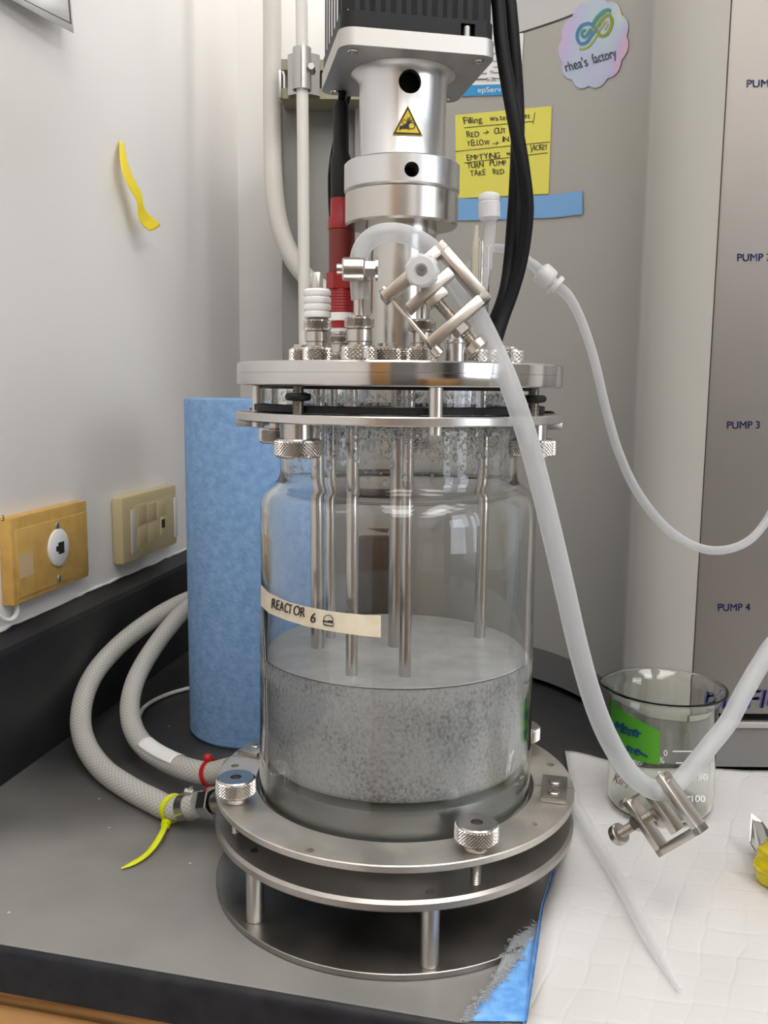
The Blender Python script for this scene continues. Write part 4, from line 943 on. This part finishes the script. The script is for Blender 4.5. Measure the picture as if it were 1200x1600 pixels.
# black cables
def cable(l, label, r=.0043):
    tag(MB().tube(spline([at(x, y, q) for x, y, q in l], 8), r, 16).build('motor_cable', 'black_cable'), label, 'cable', 'black cables from the motor')
cable([(766, -150, .03), (772, -60, .0), (779, 10, -.012), (784, 70, -.02), (795, 140, -.025), (806, 200, -.03), (817, 265, -.032), (823, 330, -.03), (815, 400, -.028), (802, 450, -.028), (786, 495, -.03), (775, 530, -.035), (771, 551, -.038)], 'black cable crossing in front of the other one, right of the motor')
cable([(780, -150, .035), (788, -60, .015), (797, 10, .005), (803, 80, 0), (808, 150, -.002), (809, 210, -.008), (806, 290, -.014), (802, 350, -.016), (797, 410, -.020), (789, 460, -.026), (772, 505, -.026), (756, 535, -.022), (750, 551, -.020)], 'black cable passing behind the other one and down to the head plate')

# ================================================================== LEFT SIDE OF THE COUNTER
RC = V((-.1325, .272, 0)); RR = .066
t = thing('paper_roll', 'tall roll of blue paper towel standing behind the vessel', 'paper towel roll', (RC.x, RC.y, 0))
b = MB(); b.lathe([(.019, .0004), (RR - .002, .0004), (RR, .003), (RR, .3205), (RR - .001, .3225), (.019, .3228)], (RC.x, RC.y, 0), 96, closed=True); b.build('towel', 'towel_blue', t)
b = MB(); b.lathe([(.0172, .0004), (.0188, .0004), (.0188, .322), (.0172, .322)], (RC.x, RC.y, 0), 40, closed=True); b.build('core', 'cream', t)

HR = .0095
hA = [(-.1275, .0395, .030), (-.140, .049, .0245), at(270, 1263, .064), at(238, 1251, .082), at(200, 1232, .105), at(162, 1203, .135), at(136, 1168, .168), at(126, 1128, .205), at(133, 1083, .240), at(155, 1042, .275), at(195, 1000, .315), at(245, 963, .36), at(292, 938, .405), at(330, 925, .445), at(370, 915, .48)]
hA = [V(p) for p in hA]
for p in hA: p.z = max(p.z, HR + .0008)
sA = spline(hA, 8)
tag(MB().tube(sA[10:], HR, 24).build('jacket_hose', 'braided', sharp=60), 'braided water hose with the yellow cable tie, nearer of the two', 'hose', 'braided water hoses')
hB = [(-.1245, .071, .042), at(330, 1208, .087), at(300, 1204, .10), at(262, 1190, .128), at(228, 1168, .155), at(208, 1138, .185), at(203, 1100, .22), at(213, 1060, .255), at(235, 1020, .29), at(262, 983, .33), at(292, 950, .37), at(330, 930, .41), at(370, 922, .44)]
hB = [V(p) for p in hB]
for p in hB: p.z = max(p.z, HR + .0008)
sB = spline(hB, 8)
t = thing('jacket_hose', 'braided water hose with a white sleeve and red cable tie, behind the nearer hose', 'hose', tuple(hB[3]), 'braided water hoses')
MB().tube(sB, HR - .0004, 24).build('tube', 'braided', t, sharp=60)
i0 = min(range(len(sB) // 2), key=lambda i: abs((sB[i] - CAM).normalized().dot(rt) * FPX / (sB[i] - CAM).normalized().dot(fw) + 600 - 283)); i1 = min(range(len(sB)), key=lambda i: (sB[i] - hB[4]).length)
lo_, hi_ = min(i0, i1), max(i0, i1)
b = MB(); rows = []
for i in range(lo_, hi_ + 1):
    tt = (sB[min(i + 1, len(sB) - 1)] - sB[i - 1]).normalized(); u = V((0, 0, 1)); u = (u - tt * u.dot(tt)).normalized(); v_ = tt.cross(u); v_ = v_ if v_.y < 0 else -v_
    rows.append([sB[i] + (u * math.cos(a) + v_ * math.sin(a)) * HR for a in [R(-35 + 8 * k) for k in range(13)]])
K = 13; b.add([p for r_ in rows for p in r_], [[i * K + k, i * K + k + 1, (i + 1) * K + k + 1, (i + 1) * K + k] for i in range(len(rows) - 1) for k in range(K - 1)])
o = b.build('sleeve', 'paper', t); so = o.modifiers.new('s', 'SOLIDIFY'); so.thickness = .0004; so.offset = 1
# steel hose end
t = thing('hose_fitting', 'steel hex hose fitting where the nearer hose meets the support plate', 'hose fitting', (-.135, .045, .03))
dA = (sA[12] - sA[0]).normalized(); pA = sA[0]
b = MB(); b.M = along(sA[13], sA[0]); b.lathe([(HR + .0002, -.002), (HR + .0010, -.002), (HR + .0010, .006), (HR + .0002, .006)], n=32, closed=True); b.build('crimp_band', 'steel_turned', t)
b = MB(); b.M = along(sA[8], sA[0] + (sA[0] - sA[8])); b.cyl(.0118, 0, .011, n=6, bev=.0006); b.build('hex_nut', 'steel_polish', t)
b = MB(); b.M = along(sA[4], sA[0] + (sA[0] - sA[4])); b.cyl(.0085, .004, .020, n=28); b.build('barb', 'steel_turned', t)
b = MB(); p = sA[12] + V((0, 0, HR + .002)); b.M = along(p + V((-.003, 0, 0)), p + V((.004, -.002, 0))); b.cyl(.0030, 0, .007, n=14); b.M = None; b.box(p + V((.001, 0, .002)), (.003, .006, .003), .0005); b.build('band_screw', 'steel_turned', t)
# cable ties
def ring(b, c, ax, r, rt_, fl=1.0, n=40):
    ax = V(ax).normalized(); u = ax.orthogonal().normalized(); v_ = ax.cross(u)
    pts = [V(c) + (u * math.cos(2 * PI * k / n) + v_ * math.sin(2 * PI * k / n)) * r for k in range(n + 1)]
    b.tube(pts, rt_, 8, caps=False, flat=fl, roll=None)
i = min(range(len(sA)), key=lambda k: (sA[k] - hA[2]).length); c_ = sA[i]; ax = sA[i + 1] - sA[i - 1]
t = thing('cable_tie', 'bright yellow cable tie on the nearer hose, its tail on the counter', 'cable tie', tuple(c_))
b = MB()
ax2 = (V(ax).normalized() + V((0.25, 0, 0.25))).normalized(); u = V((0, 0, 1)); u = (u - ax2 * u.dot(ax2)).normalized(); v_ = ax2.cross(u); vs = []; n = 40
for k in range(n):
    q = 2 * PI * k / n; dr = u * math.cos(q) + v_ * math.sin(q)
    for rr, aa in ((HR + .0003, -.0022), (HR + .0016, -.0022), (HR + .0016, .0022), (HR + .0003, .0022)): vs.append(c_ + dr * rr + ax2 * aa)
b.add(vs, [[4 * k + j, 4 * k + (j + 1) % 4, 4 * ((k + 1) % n) + (j + 1) % 4, 4 * ((k + 1) % n) + j] for k in range(n) for j in range(4)]); b.build('strap', 'tie_yellow', t)
hd = at(259, 1287, c_.y - .012)
b = MB(); b.M = frame(hd, ax2, (0, -.5, -1)); b.box((0, 0, 0), (.0062, .006, .005), .0008); b.build('head', 'tie_yellow', t)
b = MB(); tl = [hd, atz(252, 1303, .0075), atz(240, 1322, .004), atz(225, 1338, .0028), atz(205, 1350, .002), atz(189, 1357, .0016)]; b.tube(spline(tl, 6), [.0024] * 24 + [.0022, .002, .0018, .0016, .0013, .001, .0006], 8, flat=.4, roll=(1, .6, 0)); b.build('tail', 'tie_yellow', t)
i = min(range(len(sB)), key=lambda k: (sB[k] - hB[1]).length); c_ = sB[i]; ax2 = (sB[i + 1] - sB[i - 1]).normalized()
t = thing('cable_tie', 'red cable tie round the rear hose beside the retaining ring', 'cable tie', tuple(c_)); b = MB()
u = V((0, 0, 1)); u = (u - ax2 * u.dot(ax2)).normalized(); v_ = ax2.cross(u); vs = []
for k in range(n):
    q = 2 * PI * k / n; dr = u * math.cos(q) + v_ * math.sin(q)
    for rr, aa in ((HR, -.0018), (HR + .0014, -.0018), (HR + .0014, .0018), (HR, .0018)): vs.append(c_ + dr * rr + ax2 * aa)
b.add(vs, [[4 * k + j, 4 * k + (j + 1) % 4, 4 * ((k + 1) % n) + (j + 1) % 4, 4 * ((k + 1) % n) + j] for k in range(n) for j in range(4)]); b.build('strap', 'tie_red', t)
b = MB(); p = c_ + u * (HR + .003); b.ball(p, .0040, (1, .9, .8)); b.build('head', 'tie_red', t)
tag(MB().tube(spline([atz(217, 1120, .003), atz(224, 1107, .003), atz(240, 1095, .003), atz(265, 1084, .003), atz(297, 1075, .003), (-.17, .42, .003), (-.1, .46, .003)]), .0022, 10).build('white_wire', 'white_plastic'), 'thin white wire on the counter behind the hoses', 'wire')

# ================================================================== RIGHT SIDE OF THE COUNTER
def padx(y):
    tb = [(-.21, .052), (-.1635, .0679), (-.11, .082), (-.0568, .0956), (-.01, .1115), (.0406, .1290), (.10, .145), (.15, .153), (.205, .160)]
    for (y0, x0), (y1, x1) in zip(tb, tb[1:]):
        if y <= y1: return x0 + (x1 - x0) * (y - y0) / (y1 - y0)
    return tb[-1][1]
def padz(x, y):
    d = math.hypot(x, y); z = .0036
    if d < .150: z = .0036 + (.0082 - .0036) * min(1, max(0, (.150 - d) / .025))
    z += .0010 * math.sin(38 * x + 25 * y) * math.sin(31 * y - 12 * x) + .0007 * math.sin(90 * x + 17) * math.sin(70 * y)
    k = (y - .115) / .04
    return z - max(0, min(1, k)) * .0008
b = MB(); NX, NY = 60, 60; vs = []
for j in range(NY + 1):
    for i in range(NX + 1):
        u = i / NX; v_ = j / NY; xr = .62
        yb = -.215 if True else 0
        xw = .16 + (xr - .16) * u
        ymax = .203 - .04 * min(1, max(0, (xw - .165) / .07)) ; ymax = max(ymax, .168)
        fy = -.0735 - .237 * 0
        y = -.20 - .19 * u + (ymax + .20 + .19 * u) * v_
        edge = Q0.y + (FD.y / FD.x) * ((padx(max(y, -.21)) + (xr - .06) * u) - Q0.x) + .004
        x0 = padx(y); x = x0 + (xr - x0) * u
        edge = Q0.y + (FD.y / FD.x) * (x - Q0.x) + .006; y2 = max(y, edge)
        vs.append((x, y2, max(padz(x, y2), .0022)))
b.add(vs, [[j * (NX + 1) + i, j * (NX + 1) + i + 1, (j + 1) * (NX + 1) + i + 1, (j + 1) * (NX + 1) + i] for j in range(NY) for i in range(NX)])
t = thing('absorbent_pad', 'white quilted absorbent pad with a blue backing, spread under the beaker', 'absorbent pad', (.3, 0, .002))
o = b.build('top_sheet', 'pad_white', t, sharp=80); so = o.modifiers.new('s', 'SOLIDIFY'); so.thickness = .0012
# blue backing showing along the left edge, and the turned-out corner
b = MB(); vs = []; K = 30
for k in range(K + 1):
    y = -.166 + (.165 + .166) * k / K; x = padx(y); vs += [(x - .0014, y, padz(x, y) + .0002), (x - .0022, y, padz(x, y) - .0018), (x + .002, y, padz(x, y) - .0020)]
b.add(vs, [[3 * k + j, 3 * k + j + 1, 3 * k + j + 4, 3 * k + j + 3] for k in range(K) for j in (0, 1)]); o = b.build('backing_edge', 'pad_blue', t); so = o.modifiers.new('s', 'SOLIDIFY'); so.thickness = .0004
def flap(poly, name, mt):
    b = MB(); vs = []; L_, R_ = poly; n = len(L_) - 1; M_ = 8
    for (x, y), (x2, y2) in zip(L_, R_):
        for k in range(M_ + 1):
            u = k / M_; xx, yy = x + (x2 - x) * u, y + (y2 - y) * u; d = math.hypot(xx, yy)
            z = .0012 if d > .126 else .0012 + .0044 * min(1, (.126 - d) / .005)
            vs.append((xx, yy, z + .0004 * math.sin(40 * xx) + .0004))
    b.add(vs, [[i * (M_ + 1) + k, i * (M_ + 1) + k + 1, (i + 1) * (M_ + 1) + k + 1, (i + 1) * (M_ + 1) + k] for i in range(n) for k in range(M_)])
    o = b.build(name, mt, t, sharp=80); so = o.modifiers.new('s', 'SOLIDIFY'); so.thickness = .0005; return o
A3 = lambda l, z=.003: [tuple(atz(x, y, z)[:2]) for x, y in l]
rows = [(1452, 862, 836), (1475, 854, 824), (1500, 844, 806), (1530, 834, 780), (1560, 829, 752), (1580, 825, 736), (1592, 823, 728)]
flap((A3([(q, y) for y, p, q in rows]), A3([(p + 2, y) for y, p, q in rows])), 'blue_corner', 'pad_blue')
blend('fleece', .45, '', (1, 1, 1), (.42, .44, .46), .9)
rnd = random.Random(5); b = MB()
rows2 = [(1448, 858, 836), (1462, 850, 815), (1475, 838, 797), (1500, 818, 782), (1530, 790, 765), (1560, 762, 742), (1580, 745, 729), (1592, 735, 722)]
for y, p, q in [(y0 + (y1 - y0) * k / 9, p0 + (p1 - p0) * k / 9, q0 + (q1 - q0) * k / 9) for (y0, p0, q0), (y1, p1, q1) in zip(rows2, rows2[1:]) for k in range(9)]:
    for _ in range(7):
        x = rnd.uniform(q, p); a_ = atz(x, y + rnd.uniform(-3, 3), .004); d = math.hypot(a_.x, a_.y); z = .0026 if d > .126 else .0064
        dx, dy = rnd.uniform(-.003, .001), rnd.uniform(-.002, .003)
        b.tube([(a_.x, a_.y, z), (a_.x + dx * .5, a_.y + dy * .5, z + .0004), (a_.x + dx, a_.y + dy, z)], .00022, 4)
o = b.build('frayed_fibres', 'fleece', t); o['kind'] = 'stuff'
flap((A3([(q + 3, y) for y, p, q in rows2]), A3([(p + 6, y) for y, p, q in rows2])), 'fleece_layer', 'fleece')

# beaker
BX, BY, BZ = .2135, .0930, .0066
t = thing('beaker', 'clear glass beaker with white graduations and a green tape label', 'beaker', (BX, BY, BZ))
ro = .0405
b = MB(); po = [(0, .0002), (.034, 0), (.0385, .0012), (ro, .0045), (ro, .088), (.0412, .0905), (.0445, .0945), (.0462, .0962), (.0470, .0972), (.0468, .0982), (.0458, .0984)]
pi_ = [(.0440, .0968), (.0408, .0930), (.0392, .089), (.0390, .006), (.0375, .003), (.034, .0018), (0, .0018)]
b.lathe(po + pi_, (BX, BY, BZ), 96)
SPA = R(165)
for v in b.v:      # pulled spout
    z = v.z - BZ
    if z > .084:
        a = math.atan2(v.y - BY, v.x - BX); da = (a - SPA + PI) % (2 * PI) - PI; g_ = math.exp(-(da / R(17))**2) * ((z - .084) / .0144)
        v.x += math.cos(SPA) * .0045 * g_; v.y += math.sin(SPA) * .0045 * g_; v.z -= .0012 * g_
b.build('glass', 'beaker_glass', t, sharp=60)
onb = lambda px, py, off=.0005: atcyl(px, py, ro + off, BX, BY)
b = MB(); cs2 = [(952, 1093, 1168), (958, 1096, 1172), (970, 1108, 1179), (985, 1118, 1186), (1000, 1126, 1190), (1015, 1134, 1193), (1031, 1142, 1195)]
def gt(u, v):
    n = len(cs2) - 1; k = min(int(u * n), n - 1); a = u * n - k
    x, t_, q = [cs2[k][i] + (cs2[k + 1][i] - cs2[k][i]) * a for i in range(3)]
    return onb(x, t_ + (q - t_) * v, .0008)
b.quads(0, 0, 1, 1, gt, 24, 2); b.m = 1; g = lambda x, y: onb(x, y, .0013)
b.text('pH', 943, 1136, 12, g, width=14, ang=R(25), jitter=.15); b.text('Meter', 958, 1142, 15, g, width=44, ang=R(16), jitter=.18, bold=.09); b.text('waste', 955, 1164, 13, g, width=46, ang=R(22), jitter=.2, bold=.09)
b.stroke([(990, 1172), (1000, 1176), (1012, 1183)], 3, g)
b.build('tape_label', ['tape_green', 'ink_marker'], t, sharp=80)
b = MB(); g = lambda x, y: onb(x, y, .0006)
for y, tx in ((1173, '200'), (1210, '150'), (1244, '100')):
    b.text(tx, 1085 if tx != '100' else 1081, y + 9, 10, g, width=21)
for x0_, x1_, y in ((1051, 1082, 1174), (1056, 1076, 1192), (1050, 1079, 1210), (1057, 1076, 1228), (1062, 1079, 1245)): b.stroke([(x0_ + (x1_ - x0_) * k / 6, y) for k in range(7)], 1.6, g)
b.text('PYREX®', 958, 1193, 11, g, width=46, ang=R(4)); b.text('%', 1029, 1193, 10, g); b.text('0', 1037, 1181, 9, g); b.text('50', 1028, 1214, 9, g); b.text('Germany', 975, 1200, 4, g, width=18)
b.build('graduations', 'print_white', t, smooth=False)
b = MB(); gb = lambda px, py: onb(px, py, .0006); b.text('KIM', 957, 1220, 13, gb, width=24, ang=R(28)); b.build('brown_print', 'print_brown', t, smooth=False)

# clear tube lying on the pad
pl_ = [atz(880, 1215, .0165), atz(905, 1268, .0145), atz(940, 1330, .0125), atz(975, 1390, .0105), atz(1010, 1455, .0095), atz(1040, 1510, .0090), atz(1062, 1548, .0080)]
sp4 = spline(pl_, 6); n = len(sp4)
tag(MB().tube(sp4, [.0046 if k < n - 12 else .0046 - .0034 * (k - n + 12) / 11 for k in range(n)], 16).build('pipette_tube', 'clear_tube', sharp=60), 'clear plastic tube with a tapered end lying across the white pad', 'tube')
# yellow handled scraper at the right edge
t = thing('scraper', 'steel scraper with a clear yellow fluted handle at the right edge of the pad', 'scraper', (.285, .02, .006))
h0 = atz(1203, 1338, .0180); h1 = h0 + V((.030, -.100, .002))
b = MB(); b.M = along(h0, h1); vs = []; fs = []; n = 60; pf = [(.009, 0), (.0125, .002), (.0150, .007), (.0152, .013), (.0135, .020), (.0140, .03), (.015, .06), (.014, .095)]
for r_, z in pf:
    for k in range(n): a = 2 * PI * k / n; rr = 1.18 * r_ * (1 + .07 * math.cos(10 * a)); vs.append((rr * math.cos(a), rr * math.sin(a), z))
for j in range(len(pf) - 1): fs += [[j * n + k, j * n + (k + 1) % n, (j + 1) * n + (k + 1) % n, (j + 1) * n + k] for k in range(n)]
fs += [list(range(n)), [(len(pf) - 1) * n + k for k in range(n)]]; b.add(vs, fs); b.build('handle', 'handle_yellow', t, sharp=60)
b = MB(); yb = h0.y
bl = [at(1174, 1271, yb + .036), at(1190, 1283, yb + .030), at(1206, 1306, yb + .018), at(1212, 1330, yb + .006), at(1196, 1345, yb + .004), at(1181, 1332, yb + .006), at(1171, 1317, yb + .022)]
nv = V((-.6, -.7, .35)).normalized() * .0012
m_ = len(bl); b.add([p for p in bl] + [p - nv for p in bl], [list(range(m_)), list(range(m_, 2 * m_))[::-1]] + [[i, (i + 1) % m_, m_ + (i + 1) % m_, m_ + i] for i in range(m_)])
b.build('blade', 'steel_polish', t, smooth=False)

for o in bpy.data.objects:
    if '_base' in o: del o['_base']
